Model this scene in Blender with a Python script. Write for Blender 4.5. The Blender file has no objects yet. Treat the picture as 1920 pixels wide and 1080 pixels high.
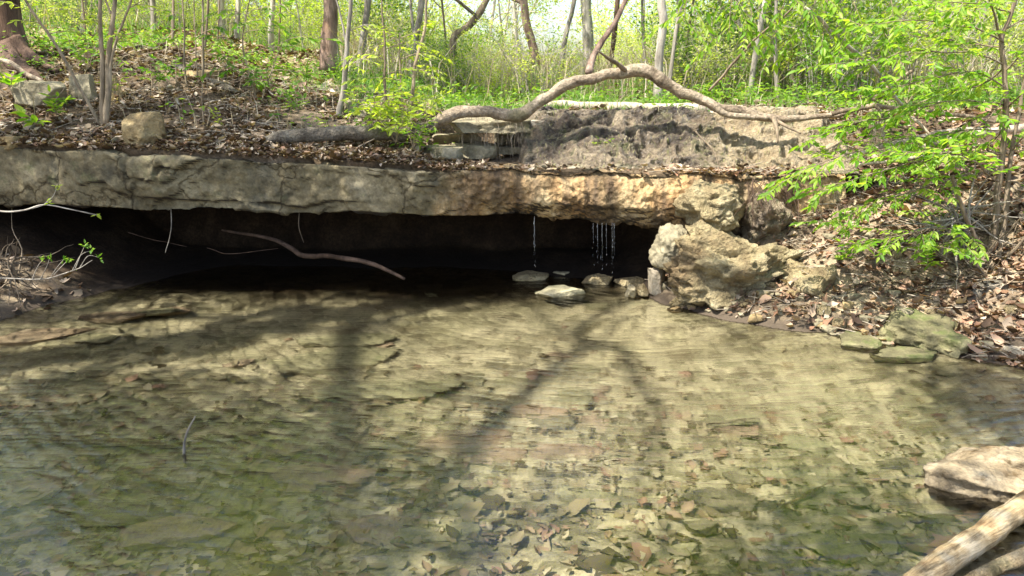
import bpy, math, random
import numpy as np
from mathutils import Vector

SC = bpy.context.scene
COL = SC.collection
# ------------------------------------------------------------------ camera
F = 1536.0
PITCH = math.radians(14.2)
CAMZ = 1.6
cam_d = bpy.data.cameras.new('camera')
cam = bpy.data.objects.new('camera', cam_d)
COL.objects.link(cam)
cam.location = (0, 0, CAMZ)
cam.rotation_euler = (math.radians(90) - PITCH, 0, 0)
cam_d.sensor_width = 36
cam_d.lens = 36 * F / 1920
cam_d.clip_start = 0.05
cam_d.clip_end = 600
SC.camera = cam
# ------------------------------------------------------------------ light
TO_SUN = np.array([-0.40, -0.27, 0.87]); TO_SUN /= np.linalg.norm(TO_SUN)
elev = math.asin(TO_SUN[2])
w = bpy.data.worlds.new('World'); SC.world = w; w.use_nodes = True
nt = w.node_tree
sky = nt.nodes.new('ShaderNodeTexSky'); sky.sky_type = 'NISHITA'; sky.sun_disc = False
sky.sun_elevation = elev
sky.sun_rotation = math.atan2(TO_SUN[0], TO_SUN[1])
sky.air_density = 1.0; sky.dust_density = 2.5; sky.ozone_density = 1.0
nt.links.new(sky.outputs[0], nt.nodes['Background'].inputs[0])
nt.nodes['Background'].inputs[1].default_value = 0.15
sd = bpy.data.lights.new('sun', 'SUN'); sd.energy = 5.0; sd.angle = math.radians(0.5); sd.cycles.is_caustics_light = True; sd.color = (1.0, 0.95, 0.86)
sun = bpy.data.objects.new('sun', sd); COL.objects.link(sun)
sun.rotation_euler = Vector(TO_SUN.tolist()).to_track_quat('Z', 'Y').to_euler()
sun.location = (-8, -5, 16)
SC.view_settings.view_transform = 'Standard'
SC.view_settings.look = 'None'
SC.view_settings.exposure = 1.35
SC.view_settings.gamma = 1.0
cy = SC.cycles
cy.max_bounces = 7; cy.diffuse_bounces = 3; cy.glossy_bounces = 3; cy.transmission_bounces = 5
cy.transparent_max_bounces = 8; cy.caustics_reflective = False; cy.caustics_refractive = True
cy.use_denoising = True
cy.sample_clamp_indirect = 6.0

# ------------------------------------------------------------------ pixel helpers (photo pixels, 1920x1080)
SP, CP = math.sin(PITCH), math.cos(PITCH)
def ray(px, py):
    u = (px - 960) / F; v = (540 - py) / F
    return np.array([u, CP + v * SP, -SP + v * CP])
def at(px, py, Y):
    d = ray(px, py); return np.array([0, 0, CAMZ]) + d * (Y / d[1])
def onz(px, py, z=0.0):
    d = ray(px, py); return np.array([0, 0, CAMZ]) + d * ((z - CAMZ) / d[2])

# ------------------------------------------------------------------ noise
def _h(ix, iy, iz, s):
    n = (ix * 374761393 + iy * 668265263 + iz * 2147483647 + s * 1274126177) & 0xFFFFFFFF
    n = ((n ^ (n >> 13)) * 1274126177) & 0xFFFFFFFF
    n = ((n ^ (n >> 16)) * 2246822519) & 0xFFFFFFFF
    return ((n ^ (n >> 15)) & 0xFFFFFF) / float(0xFFFFFF)
def vn(P, s=0):
    P = np.asarray(P, float); i = np.floor(P).astype(np.int64); f = P - i; f = f * f * (3 - 2 * f)
    x, y, z = i[..., 0], i[..., 1], i[..., 2]; r = 0
    for a in (0, 1):
        for b in (0, 1):
            for c in (0, 1):
                wgt = (f[..., 0] if a else 1 - f[..., 0]) * (f[..., 1] if b else 1 - f[..., 1]) * (f[..., 2] if c else 1 - f[..., 2])
                r = r + wgt * _h(x + a, y + b, z + c, s)
    return r * 2 - 1
def fbm(P, s=0, o=4, g=0.5):
    r = 0; a = 1.0; P = np.asarray(P, float)
    for k in range(o):
        r = r + a * vn(P, s + k * 17); P = P * 2.03 + 3.1; a *= g
    return r
def vor(P, s=0):
    """F1, F2 and a random value of the nearest cell"""
    P = np.asarray(P, float); i = np.floor(P).astype(np.int64)
    n = len(P); d1 = np.full(n, 9.); d2 = np.full(n, 9.); cid = np.zeros(n)
    for a in (-1, 0, 1):
        for b in (-1, 0, 1):
            for c in (-1, 0, 1):
                jx, jy, jz = i[:, 0] + a, i[:, 1] + b, i[:, 2] + c
                q = np.stack([jx + _h(jx, jy, jz, s), jy + _h(jx, jy, jz, s + 1), jz + _h(jx, jy, jz, s + 2)], 1)
                d = np.linalg.norm(P - q, axis=1); v = _h(jx, jy, jz, s + 3)
                m = d < d1
                d2 = np.where(m, d1, np.minimum(d2, d)); cid = np.where(m, v, cid); d1 = np.where(m, d, d1)
    return d1, d2, cid
def xyz(x, y, z=0.0):
    x, y, z = np.broadcast_arrays(np.asarray(x, float), y, z); return np.stack([x, y, z], -1)
def sm(a, b, x):
    t = np.clip((x - a) / (b - a), 0, 1); return t * t * (3 - 2 * t)
def nrm(v):
    v = np.asarray(v, float); return v / (np.linalg.norm(v, axis=-1, keepdims=True) + 1e-9)

# ------------------------------------------------------------------ mesh helpers
class MB:
    def __init__(s): s.V = []; s.F = {}; s.n = 0
    def add(s, V, *Fs):
        for f in Fs:
            f = np.asarray(f, int)
            if len(f): s.F.setdefault(f.shape[1], []).append(f + s.n)
        s.V.append(np.asarray(V, float)); s.n += len(V)
    def build(s, name, mat, parent=None, smooth=True):
        under = name in ('ground', 'submerged_slab', 'sunken_leaves', 'sunken_log', 'sunken_branch')
        V = np.concatenate(s.V); m = bpy.data.meshes.new(name)
        o = bpy.data.objects.new(name, m); COL.objects.link(o)
        if parent is not None:
            o.parent = parent
            V = V - np.array(parent.location)
        loops = []; tot = []
        for k, fl in s.F.items():
            f = np.concatenate(fl); loops.append(f.ravel()); tot.append(np.full(len(f), k))
        loops = np.concatenate(loops).astype(np.int32); tot = np.concatenate(tot).astype(np.int32)
        m.vertices.add(len(V)); m.vertices.foreach_set('co', V.astype(np.float32).ravel())
        m.loops.add(len(loops)); m.loops.foreach_set('vertex_index', loops)
        m.polygons.add(len(tot))
        st = np.concatenate([[0], np.cumsum(tot)[:-1]]).astype(np.int32)
        m.polygons.foreach_set('loop_start', st)
        m.polygons.foreach_set('use_smooth', np.full(len(tot), smooth))
        m.update(calc_edges=True); m.validate()
        m.materials.append(mat)
        o.cycles.is_caustics_receiver = under; o.cycles.is_caustics_caster = name == 'water'
        return o
def tube(mb, pts, rad, n=6, wob=0.0, seed=0, cap=True):
    pts = np.asarray(pts, float); k = len(pts); rad = np.broadcast_to(np.asarray(rad, float), (k,))
    T = np.gradient(pts, axis=0); T = nrm(T)
    ref = np.array([0.13, 0.31, 0.94]) if abs(T[0][2]) < 0.8 else np.array([0.9, 0.4, 0.1])
    A = nrm(np.cross(T, ref)); B = np.cross(T, A)
    a = np.arange(n) * 2 * math.pi / n
    R = rad[:, None] * np.ones(n)
    V = pts[:, None, :] + R[..., None] * (np.cos(a)[None, :, None] * A[:, None, :] + np.sin(a)[None, :, None] * B[:, None, :])
    if wob:
        D = V - pts[:, None, :]
        nn = fbm(V.reshape(-1, 3) * (0.5 / max(rad.max(), .01)) + seed, seed, 3).reshape(k, n)
        V = pts[:, None, :] + D * (1 + wob * nn)[..., None]
    V = V.reshape(-1, 3)
    i = np.arange(k - 1)[:, None] * n; j = np.arange(n)[None, :]; j2 = (j + 1) % n
    Q = np.stack([i + j, i + j2, i + n + j2, i + n + j], -1).reshape(-1, 4)
    if cap and rad[0] > 0.004:
        mb.add(V, Q, [list(range(n))[::-1]], [[(k - 1) * n + q for q in range(n)]])
    else: mb.add(V, Q)
def spline(pts, m=8):
    P = np.asarray(pts, float); P = np.vstack([2 * P[0] - P[1], P, 2 * P[-1] - P[-2]]); out = []
    for i in range(1, len(P) - 2):
        t = np.linspace(0, 1, m, endpoint=False)[:, None]
        a, b, c, d = P[i - 1], P[i], P[i + 1], P[i + 2]
        out.append(0.5 * (2 * b + (c - a) * t + (2 * a - 5 * b + 4 * c - d) * t * t + (3 * b - a - 3 * c + d) * t ** 3))
    out.append(P[-2][None]); return np.concatenate(out)
def wiggle(pts, amp, seed, fr=3.0):
    return pts + amp * np.stack([fbm(pts * fr + 11 * k, seed + k, 3) for k in range(3)], -1)
T8 = np.array([[0, 0, 0], [.3, .5, 0], [.3, 0, -.1], [.3, -.5, 0], [.65, .36, -.02], [.65, 0, -.12], [.65, -.36, -.02], [1, 0, -.16]])
F8q = np.array([[1, 2, 5, 4], [2, 3, 6, 5]]); F8t = np.array([[0, 2, 1], [0, 3, 2], [4, 5, 7], [5, 6, 7]])
T4 = np.array([[0, 0, 0], [.5, .5, .06], [1, 0, -.08], [.5, -.5, .06]]); F4q = np.array([[0, 3, 2, 1]])
ang = np.arange(12) * math.pi / 6
rr = np.array([.5, .28, .46, .25, .42, .22, .3, .22, .42, .25, .46, .28])
TL = np.vstack([[[0, 0, 0]], np.stack([rr * np.cos(ang), rr * np.sin(ang), .35 * rr ** 2 * (1 + np.cos(3 * ang))], 1)])
FLt = np.array([[0, 1 + i, 1 + (i + 1) % 12] for i in range(12)])
_lv = []
for q in range(5):
    _r = np.random.RandomState(q); a_ = ang + _r.uniform(-.16, .16, 12); r_ = rr * _r.uniform(.6, 1.3, 12)
    if q in (1, 3): r_ = .38 * (1 - .35 * np.abs(np.sin(a_))) * _r.uniform(.75, 1.2, 12)
    _lv.append(np.vstack([[[0, 0, 0]], np.stack([r_ * np.cos(a_), r_ * np.sin(a_), _r.uniform(.1, .5) * r_ ** 2 * (1 + np.cos(2 * a_ + q)) + _r.uniform(-.05, .05, 12)], 1)]))
def leaves(mb, P, D, N, L, W, kind='fine', curl=None, seed=0):
    P = np.asarray(P, float); n = len(P)
    if n == 0: return
    if kind == 'lobed':
        L = np.broadcast_to(L, (n,)); W = np.broadcast_to(W, (n,)); curl = np.zeros(n) if curl is None else curl
        for q in range(5): leaves(mb, P[q::5], np.asarray(D)[q::5], np.asarray(N)[q::5], L[q::5], W[q::5], 'lobed%d' % q, np.asarray(curl)[q::5])
        return
    D = nrm(D); S = nrm(np.cross(N, D)); N = np.cross(D, S)
    L = np.broadcast_to(L, (n,)); W = np.broadcast_to(W, (n,))
    T = {'fine': T8, 'far': T4}.get(kind[:4] if kind == 'fine' else kind[:3]) if kind[0] == 'f' else _lv[int(kind[5:])]
    tx = T[:, 0][None] * L[:, None]; ty = T[:, 1][None] * W[:, None]; tz = T[:, 2][None] * L[:, None]
    if curl is not None: tz = tz + np.asarray(curl)[:, None] * (T[:, 1][None] ** 2 * 1.6 + (T[:, 0][None] - .4) ** 2) * L[:, None]
    V = P[:, None] + tx[..., None] * D[:, None] + ty[..., None] * S[:, None] + tz[..., None] * N[:, None]
    o = (np.arange(n) * len(T))[:, None, None]
    fs = {'fine': (F8q, F8t), 'far': (F4q,)}.get(kind, (FLt,))
    mb.add(V.reshape(-1, 3), *[(f[None] + o).reshape(-1, f.shape[1]) for f in fs])
def tag(o, label=None, cat=None, group=None, kind=None):
    if label: o['label'] = label
    if cat: o['category'] = cat
    if group: o['group'] = group
    if kind: o['kind'] = kind
    return o
def empty(name, loc, label, cat, group=None):
    o = bpy.data.objects.new(name, None); COL.objects.link(o); o.location = [float(c) for c in loc]; o.empty_display_size = .1
    return tag(o, label, cat, group)
def copy_tree(o, loc, rz, s, label=None):
    c = o.copy(); COL.objects.link(c); c.location = [float(q) for q in loc]; c.rotation_euler = (.16 * math.sin(rz * 5), .16 * math.cos(rz * 7), rz); c.scale = (s, s, s)
    if label: c['label'] = label
    for ch in o.children:
        d = ch.copy(); COL.objects.link(d); d.parent = c
    return c
def grid(xs, ys, fn):
    X, Y = np.meshgrid(xs, ys); V = fn(X.ravel(), Y.ravel()); a, b = len(xs), len(ys)
    i = np.arange(b - 1)[:, None] * a; j = np.arange(a - 1)[None]
    return V, np.stack([i + j, i + j + 1, i + a + j + 1, i + a + j], -1).reshape(-1, 4)

# ------------------------------------------------------------------ materials
class NB:
    def __init__(s, name):
        s.m = bpy.data.materials.new(name); s.m.use_nodes = True; s.t = s.m.node_tree; s.t.nodes.clear()
        s.out = s.n('ShaderNodeOutputMaterial')
        s.tc = s.n('ShaderNodeTexCoord').outputs['Object']
    def n(s, t, **k):
        x = s.t.nodes.new(t)
        for a, b in k.items(): setattr(x, a, b)
        return x
    def l(s, a, b): s.t.links.new(a, b)
    def mapping(s, sc, loc=(0, 0, 0), rot=(0, 0, 0)):
        m = s.n('ShaderNodeMapping'); m.inputs['Scale'].default_value = sc; m.inputs['Location'].default_value = loc
        m.inputs['Rotation'].default_value = rot
        s.l(s.tc, m.inputs[0]); return m.outputs[0]
    def noise(s, scale, det=6, rough=.6, dist=0, vec=None):
        x = s.n('ShaderNodeTexNoise'); x.inputs['Scale'].default_value = scale; x.inputs['Detail'].default_value = det
        x.inputs['Roughness'].default_value = rough; x.inputs['Distortion'].default_value = dist
        s.l(vec if vec else s.tc, x.inputs['Vector']); return x.outputs[0]
    def voro(s, scale, feat='F1', vec=None):
        x = s.n('ShaderNodeTexVoronoi'); x.feature = feat; x.inputs['Scale'].default_value = scale
        s.l(vec if vec else s.tc, x.inputs['Vector']); return x.outputs['Distance']
    def ramp(s, fac, stops, interp='LINEAR'):
        r = s.n('ShaderNodeValToRGB'); s.l(fac, r.inputs[0]); e = r.color_ramp.elements; r.color_ramp.interpolation = interp
        while len(e) < len(stops): e.new(.5)
        for q, (p, c) in zip(e, stops):
            q.position = p; q.color = (*c, 1) if isinstance(c, tuple) else (c, c, c, 1)
        return r.outputs[0]
    def mix(s, fac, a, b, mode='MIX'):
        x = s.n('ShaderNodeMix', data_type='RGBA', blend_type=mode)
        for v, i in ((fac, 0), (a, 6), (b, 7)):
            if isinstance(v, (int, float)): x.inputs[i].default_value = v
            elif isinstance(v, tuple): x.inputs[i].default_value = (*v, 1)
            else: s.l(v, x.inputs[i])
        return x.outputs[2]
    def math(s, op, a, b=0.0):
        x = s.n('ShaderNodeMath', operation=op)
        for i, v in enumerate((a, b)):
            if isinstance(v, (int, float)): x.inputs[i].default_value = v
            else: s.l(v, x.inputs[i])
        return x.outputs[0]
    def bump(s, h, strength=1, dist=.01, nrm_=None):
        b = s.n('ShaderNodeBump'); b.inputs['Strength'].default_value = strength; b.inputs['Distance'].default_value = dist
        s.l(h, b.inputs['Height'])
        if nrm_: s.l(nrm_, b.inputs['Normal'])
        return b.outputs[0]
    def princ(s, col, rough=.9, normal=None, spec=.3):
        p = s.n('ShaderNodeBsdfPrincipled')
        if isinstance(col, tuple): p.inputs['Base Color'].default_value = (*col, 1)
        else: s.l(col, p.inputs['Base Color'])
        if isinstance(rough, (int, float)): p.inputs['Roughness'].default_value = rough
        else: s.l(rough, p.inputs['Roughness'])
        p.inputs['Specular IOR Level'].default_value = spec
        if normal: s.l(normal, p.inputs['Normal'])
        s.l(p.outputs[0], s.out.inputs[0]); return p

def stone(name, cA, cB, cC, moss=None, mossamt=.55, scale=1.0, bd=.02, rough=.85, streak=False):
    b = NB(name)
    big = b.noise(1.6 * scale, 5, .6, .4); mid = b.noise(7 * scale, 8, .65); fine = b.noise(45 * scale, 6, .7)
    col = b.ramp(big, [(.32, cA), (.5, cB), (.68, cC)])
    col = b.mix(1, col, b.ramp(mid, [(.3, .55), (.55, 1.0), (.75, 1.25)]), 'MULTIPLY')
    col = b.mix(1, col, b.ramp(fine, [(.3, .7), (.6, 1.08)]), 'MULTIPLY')
    if streak:
        st = b.noise(1, 5, .6, .3, b.mapping((5, 5, .7)))
        col = b.mix(b.ramp(st, [(.52, 0.), (.66, .75)]), col, (.035, .032, .03))
    if moss:
        col = b.mix(b.ramp(b.noise(4 * scale, 7, .7), [(mossamt, 0.), (mossamt + .12, .85)]), col, moss)
    pit = b.voro(22 * scale)
    h = b.math('ADD', b.math('MULTIPLY', mid, 1.4), b.math('MULTIPLY', fine, .45)); h = b.math('ADD', h, b.math('MULTIPLY', pit, .35))
    b.princ(col, rough, b.bump(h, 1, bd)); return b.m

def leafmat(name, cols, trans=.45, rough=.5):
    b = NB(name); g = b.n('ShaderNodeNewGeometry').outputs['Random Per Island']
    k = len(cols); col = b.ramp(g, [((i + .5) / k, c) for i, c in enumerate(cols)])
    p = b.princ(col, rough, None, .3)
    t = b.n('ShaderNodeBsdfTranslucent'); tc = b.mix(1, col, (1.5, 1.45, .5), 'MULTIPLY'); b.l(tc, t.inputs[0])
    mx = b.n('ShaderNodeMixShader'); mx.inputs[0].default_value = trans
    b.l(p.outputs[0], mx.inputs[1]); b.l(t.outputs[0], mx.inputs[2]); b.l(mx.outputs[0], b.out.inputs[0]); return b.m

def rough_wood(name, cA, cB, cC, sc=1.0, bd=.01):
    b = NB(name); n1 = b.noise(5 * sc, 8, .7, .6); n2 = b.noise(40 * sc, 7, .75); v = b.voro(30 * sc)
    col = b.ramp(n1, [(.34, cA), (.48, cB), (.68, cC)]); col = b.mix(1, col, b.ramp(n2, [(.32, .45), (.6, 1.2)]), 'MULTIPLY')
    col = b.mix(b.ramp(b.noise(2.2 * sc, 6, .7), [(.57, 0.), (.66, .6)]), col, (.12, .12, .05))
    b.princ(col, .85, b.bump(b.math('ADD', b.math('MULTIPLY', n1, 1.5), b.math('ADD', n2, b.math('MULTIPLY', v, .5))), 1, bd), .25); return b.m
def bark(name, cA, cB, sc=1.0, bd=.01):
    b = NB(name); v = b.mapping((14 * sc, 14 * sc, 2.2 * sc)); n1 = b.noise(1, 8, .7, .5, v); n2 = b.noise(3 * sc, 5, .6)
    col = b.mix(b.ramp(n2, [(.35, 0.), (.65, 1.)]), cA, cB)
    col = b.mix(1, col, b.ramp(n1, [(.3, .28), (.62, 1.25)]), 'MULTIPLY')
    b.princ(col, .9, b.bump(n1, 1, bd * 1.6), .2); return b.m

M = {}
M['tufa'] = stone('tufa', (.26, .18, .09), (.46, .37, .20), (.58, .50, .31), (.12, .10, .045), .58, 1.5, .08)
M['tufa_wet'] = stone('tufa_mound', (.16, .13, .12), (.36, .28, .18), (.46, .39, .26), (.09, .10, .035), .56, 2.0, .06, .6)
def mound_mat():
    b = NB('mossy_tufa'); sp = b.n('ShaderNodeSeparateXYZ'); b.l(b.tc, sp.inputs[0])
    n = b.noise(3.5, 7, .7, .4); f = b.noise(30, 8, .75); v = b.voro(38)
    wet = b.ramp(n, [(.36, (.06, .045, .035)), (.47, (.15, .115, .08)), (.57, (.29, .23, .155)), (.70, (.48, .39, .26))])
    dry = b.ramp(n, [(.30, (.24, .17, .095)), (.5, (.44, .345, .21)), (.7, (.56, .47, .32))])
    e = b.math('ADD', b.math('MULTIPLY', sp.outputs[0], .5), b.math('MULTIPLY', b.noise(2.2, 5), .5))
    col = b.mix(b.ramp(e, [(1.0 - .02, 0.), (1.0, 1.)]) if False else b.ramp(b.math('MULTIPLY', e, .5), [(.50, 0.), (.60, 1.)]), wet, dry)
    col = b.mix(b.ramp(b.noise(5, 7, .7), [(.54, 0.), (.64, .8)]), col, (.10, .11, .035))
    col = b.mix(1, col, b.ramp(f, [(.32, .4), (.6, 1.25)]), 'MULTIPLY')
    h = b.math('ADD', b.math('MULTIPLY', n, 1.), b.math('ADD', f, b.math('MULTIPLY', v, .2)))
    b.princ(col, .38, b.bump(h, 1, .06), .6); return b.m
M['mound'] = mound_mat()
M['lime'] = stone('limestone', (.17, .145, .09), (.30, .26, .165), (.40, .35, .235), (.13, .13, .05), .62, 1.0, .02)
M['pale'] = stone('pale_limestone', (.34, .28, .19), (.48, .41, .30), (.56, .50, .39), (.20, .13, .06), .57, 1.4, .02)
M['front'] = stone('warm_pale_stone', (.24, .17, .085), (.40, .32, .20), (.50, .43, .30), (.13, .08, .03), .52, 1.6, .03)
M['mossy'] = stone('mossy_stone', (.08, .07, .035), (.19, .17, .085), (.31, .28, .15), (.09, .11, .03), .50, 1.4, .02)
M['brownrock'] = stone('ochre_stone', (.20, .14, .07), (.34, .25, .12), (.40, .32, .17), None, .6, 1.6, .02)
M['bedstone'] = stone('submerged_stone', (.26, .24, .14), (.38, .34, .21), (.46, .41, .28), (.16, .20, .07), .64, 1.3, .015)
M['pinkstone'] = stone('rusty_slab', (.34, .24, .16), (.44, .33, .23), (.46, .39, .27), None, .6, 1.3, .012)
# ledge material: grey olive limestone on one end, orange tufa under the trickle
def ledge_mat():
    b = NB('ledge_rock')
    sp = b.n('ShaderNodeSeparateXYZ'); b.l(b.tc, sp.inputs[0])
    big = b.noise(1.7, 5, .6, .4); mid = b.noise(8, 8, .65); fine = b.noise(50, 6, .7)
    lime = b.ramp(big, [(.32, (.11, .09, .05)), (.5, (.235, .195, .11)), (.7, (.40, .34, .21))])
    tuf = b.ramp(b.noise(3, 6, .65, .5), [(.30, (.20, .115, .05)), (.45, (.42, .27, .125)), (.60, (.52, .39, .21)), (.74, (.58, .48, .32))])
    e = b.math('ADD', sp.outputs[0], b.math('MULTIPLY', b.math('SUBTRACT', b.noise(2.5, 4), .5), 1.0))
    f = b.ramp(b.math('ADD', b.math('MULTIPLY', e, .8), .98), [(.55, 0.), (.75, 1.)])
    st = b.noise(1, 5, .6, .3, b.mapping((4.5, 2, .5)))
    tuf = b.mix(b.ramp(st, [(.50, 0.), (.64, .8)]), tuf, (.07, .05, .035))
    lst = b.noise(1, 5, .65, .5, b.mapping((3, 2, 1.2), (5, 0, 3)))
    lime = b.mix(b.ramp(lst, [(.52, 0.), (.66, .7)]), lime, (.07, .07, .055))
    lime = b.mix(b.ramp(b.noise(5, 7, .7), [(.58, 0.), (.7, .6)]), lime, (.11, .13, .05))
    col = b.mix(f, lime, tuf)
    col = b.mix(1, col, b.ramp(mid, [(.3, .5), (.55, 1.0), (.75, 1.3)]), 'MULTIPLY')
    col = b.mix(1, col, b.ramp(fine, [(.3, .65), (.6, 1.1)]), 'MULTIPLY')
    vc = b.n('ShaderNodeTexVoronoi'); vc.feature = 'DISTANCE_TO_EDGE'; vc.inputs['Scale'].default_value = 1.5
    wv = b.n('ShaderNodeVectorMath', operation='ADD'); b.l(b.tc, wv.inputs[0])
    wn = b.n('ShaderNodeTexNoise'); wn.inputs['Scale'].default_value = 3; wn.inputs['Detail'].default_value = 6; b.l(b.tc, wn.inputs['Vector'])
    ws = b.n('ShaderNodeVectorMath', operation='SCALE'); b.l(wn.outputs[1], ws.inputs[0]); ws.inputs['Scale'].default_value = .55
    b.l(ws.outputs[0], wv.inputs[1]); b.l(wv.outputs[0], vc.inputs['Vector'])
    crack = b.ramp(vc.outputs['Distance'], [(.0, 0.), (.022, 1.)])
    fl = b.mix(f, crack, (1., 1., 1.))
    col = b.mix(1, col, b.mix(fl, (.42, .39, .35), (1., 1., 1.)), 'MULTIPLY')
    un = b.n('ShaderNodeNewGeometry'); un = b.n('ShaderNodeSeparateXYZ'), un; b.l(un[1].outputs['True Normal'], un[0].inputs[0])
    col = b.mix(b.ramp(b.math('MULTIPLY', un[0].outputs[2], -1.), [(.55, 0.), (.85, 1.)]), col, (.045, .036, .028))  # shade under the overhang painted into the rock colour of downward faces
    pit = b.voro(26)
    h = b.math('ADD', b.math('MULTIPLY', mid, 1.3), b.math('MULTIPLY', fine, .4))
    h = b.math('ADD', h, b.math('MULTIPLY', b.math('MULTIPLY', pit, f), .9))
    h = b.math('ADD', h, b.math('MULTIPLY', fl, .3))
    b.princ(col, .8, b.bump(h, 1, .022)); return b.m
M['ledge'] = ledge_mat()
def soil_mat(name, a, c, d):
    b = NB(name); n = b.noise(2, 8, .7); f = b.noise(30, 8, .75); v = b.voro(28)
    col = b.ramp(n, [(.3, a), (.5, c), (.7, d)]); col = b.mix(1, col, b.ramp(f, [(.35, .45), (.6, 1.35)]), 'MULTIPLY')
    h = b.math('ADD', f, b.math('MULTIPLY', v, .6)); b.princ(col, .95, b.bump(h, 1, .03), .1); return b.m
M['soil'] = soil_mat('leafy_soil', (.10, .07, .045), (.20, .145, .095), (.32, .25, .17))
# far woodland floor: brown litter with green growth and grass
def floor_mat():
    b = NB('woodland_floor'); n = b.noise(.9, 8, .7); f = b.noise(22, 8, .75); g = b.noise(.35, 6, .65)
    col = b.ramp(n, [(.3, (.07, .05, .03)), (.5, (.15, .11, .07)), (.7, (.27, .21, .15))])
    sp = b.n('ShaderNodeSeparateXYZ'); b.l(b.tc, sp.inputs[0])
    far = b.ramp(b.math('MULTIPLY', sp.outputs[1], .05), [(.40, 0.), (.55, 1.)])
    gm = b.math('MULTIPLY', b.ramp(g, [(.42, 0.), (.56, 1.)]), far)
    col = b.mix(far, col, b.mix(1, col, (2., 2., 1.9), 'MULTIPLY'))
    col = b.mix(gm, col, (.26, .34, .10))
    col = b.mix(1, col, b.ramp(f, [(.35, .5), (.6, 1.3)]), 'MULTIPLY')
    b.princ(col, .95, b.bump(f, 1, .03), .1); return b.m
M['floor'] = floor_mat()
def bed_mat():
    b = NB('creek_bed'); v = b.mapping((1, 1.6, 1)); n = b.noise(1.2, 6, .65, .6, v); m = b.noise(5, 8, .7, .8, v); f = b.noise(38, 6, .7)
    vz = b.n('ShaderNodeTexVoronoi'); vz.feature = 'F1'; vz.inputs['Scale'].default_value = 3.4; vz.inputs['Randomness'].default_value = 1
    wv = b.n('ShaderNodeVectorMath', operation='ADD'); wn = b.n('ShaderNodeTexNoise'); wn.inputs['Scale'].default_value = 5; wn.inputs['Detail'].default_value = 5
    b.l(v, wn.inputs['Vector']); ws = b.n('ShaderNodeVectorMath', operation='SCALE'); b.l(wn.outputs[1], ws.inputs[0]); ws.inputs['Scale'].default_value = .5
    b.l(v, wv.inputs[0]); b.l(ws.outputs[0], wv.inputs[1]); b.l(wv.outputs[0], vz.inputs['Vector'])
    cell = b.n('ShaderNodeSeparateColor'); b.l(vz.outputs['Color'], cell.inputs[0])
    col = b.ramp(n, [(.3, (.22, .19, .115)), (.42, (.42, .37, .235)), (.58, (.58, .50, .34)), (.75, (.42, .39, .24))])
    col = b.mix(1, col, b.ramp(cell.outputs[0], [(0, .86), (.5, 1.), (1, 1.1)]), 'MULTIPLY')
    col = b.mix(b.ramp(m, [(.50, 0.), (.58, .7)]), col, (.12, .10, .055))
    col = b.mix(b.ramp(b.noise(1.7, 8, .72), [(.64, 0.), (.76, .4)]), col, (.17, .15, .07))
    col = b.mix(b.ramp(b.noise(2.3, 8, .75, .5, b.mapping((1, 1.5, 1), (7, 2, 0))), [(.55, 0.), (.63, .6)]), col, (.14, .105, .065))
    col = b.mix(1, col, b.ramp(f, [(.3, .6), (.6, 1.15)]), 'MULTIPLY')
    h = b.math('ADD', b.math('MULTIPLY', m, 1.2), b.math('MULTIPLY', f, .3)); h = b.math('ADD', h, b.math('MULTIPLY', cell.outputs[0], .25))
    # the dry bank above the water line is soil and crumbled tufa
    dry = b.ramp(b.noise(3, 8, .75), [(.3, (.08, .055, .035)), (.48, (.19, .14, .09)), (.62, (.38, .30, .19)), (.75, (.48, .41, .29))])
    dry = b.mix(1, dry, b.ramp(b.noise(45, 8, .75), [(.35, .5), (.6, 1.25)]), 'MULTIPLY')
    sp = b.n('ShaderNodeSeparateXYZ'); b.l(b.tc, sp.inputs[0])
    rim = b.ramp(b.math('ADD', b.math('MULTIPLY', sp.outputs[2], 4.), b.math('MULTIPLY', b.noise(4, 6), .5)), [(.38, 1.), (.62, 0.)])
    dry = b.mix(rim, dry, (.085, .065, .045))   # damp mud and silt along the water's edge
    wet = b.ramp(b.math('ADD', b.math('MULTIPLY', sp.outputs[2], 5.), .5), [(.40, 0.), (.50, 1.)])
    col = b.mix(wet, col, dry)
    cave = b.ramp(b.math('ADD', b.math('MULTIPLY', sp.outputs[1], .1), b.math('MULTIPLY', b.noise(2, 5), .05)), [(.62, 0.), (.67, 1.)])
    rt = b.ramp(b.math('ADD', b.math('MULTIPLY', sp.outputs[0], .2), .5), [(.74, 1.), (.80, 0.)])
    col = b.mix(b.math('MULTIPLY', cave, rt), col, b.mix(1, col, (.13, .105, .09), 'MULTIPLY'))   # shade of the hollow painted into the ground colour
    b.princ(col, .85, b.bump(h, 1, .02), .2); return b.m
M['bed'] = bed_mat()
M['bark_dark'] = bark('dark_red_bark', (.09, .055, .035), (.19, .125, .09), .8, .03)
M['bark_red'] = bark('flaky_pinkish_bark', (.24, .15, .10), (.42, .31, .24), .8, .03)
M['bark_grey'] = bark('grey_bark', (.24, .21, .17), (.38, .34, .28), 1.5, .01)
M['bark_brown'] = bark('brown_bark', (.16, .12, .08), (.28, .22, .15), 1.5, .01)
M['bark_pale'] = bark('pale_bark', (.30, .26, .21), (.54, .49, .41), 1.0, .01)
M['stem'] = bark('tan_stem', (.26, .20, .13), (.36, .29, .20), 2, .004)
M['drift'] = bark('bleached_wood', (.40, .32, .23), (.56, .47, .36), 1.2, .012)
M['archwood'] = rough_wood('grey_tan_wood', (.15, .11, .075), (.33, .26, .18), (.46, .38, .28), 1.0, .02)
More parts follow.
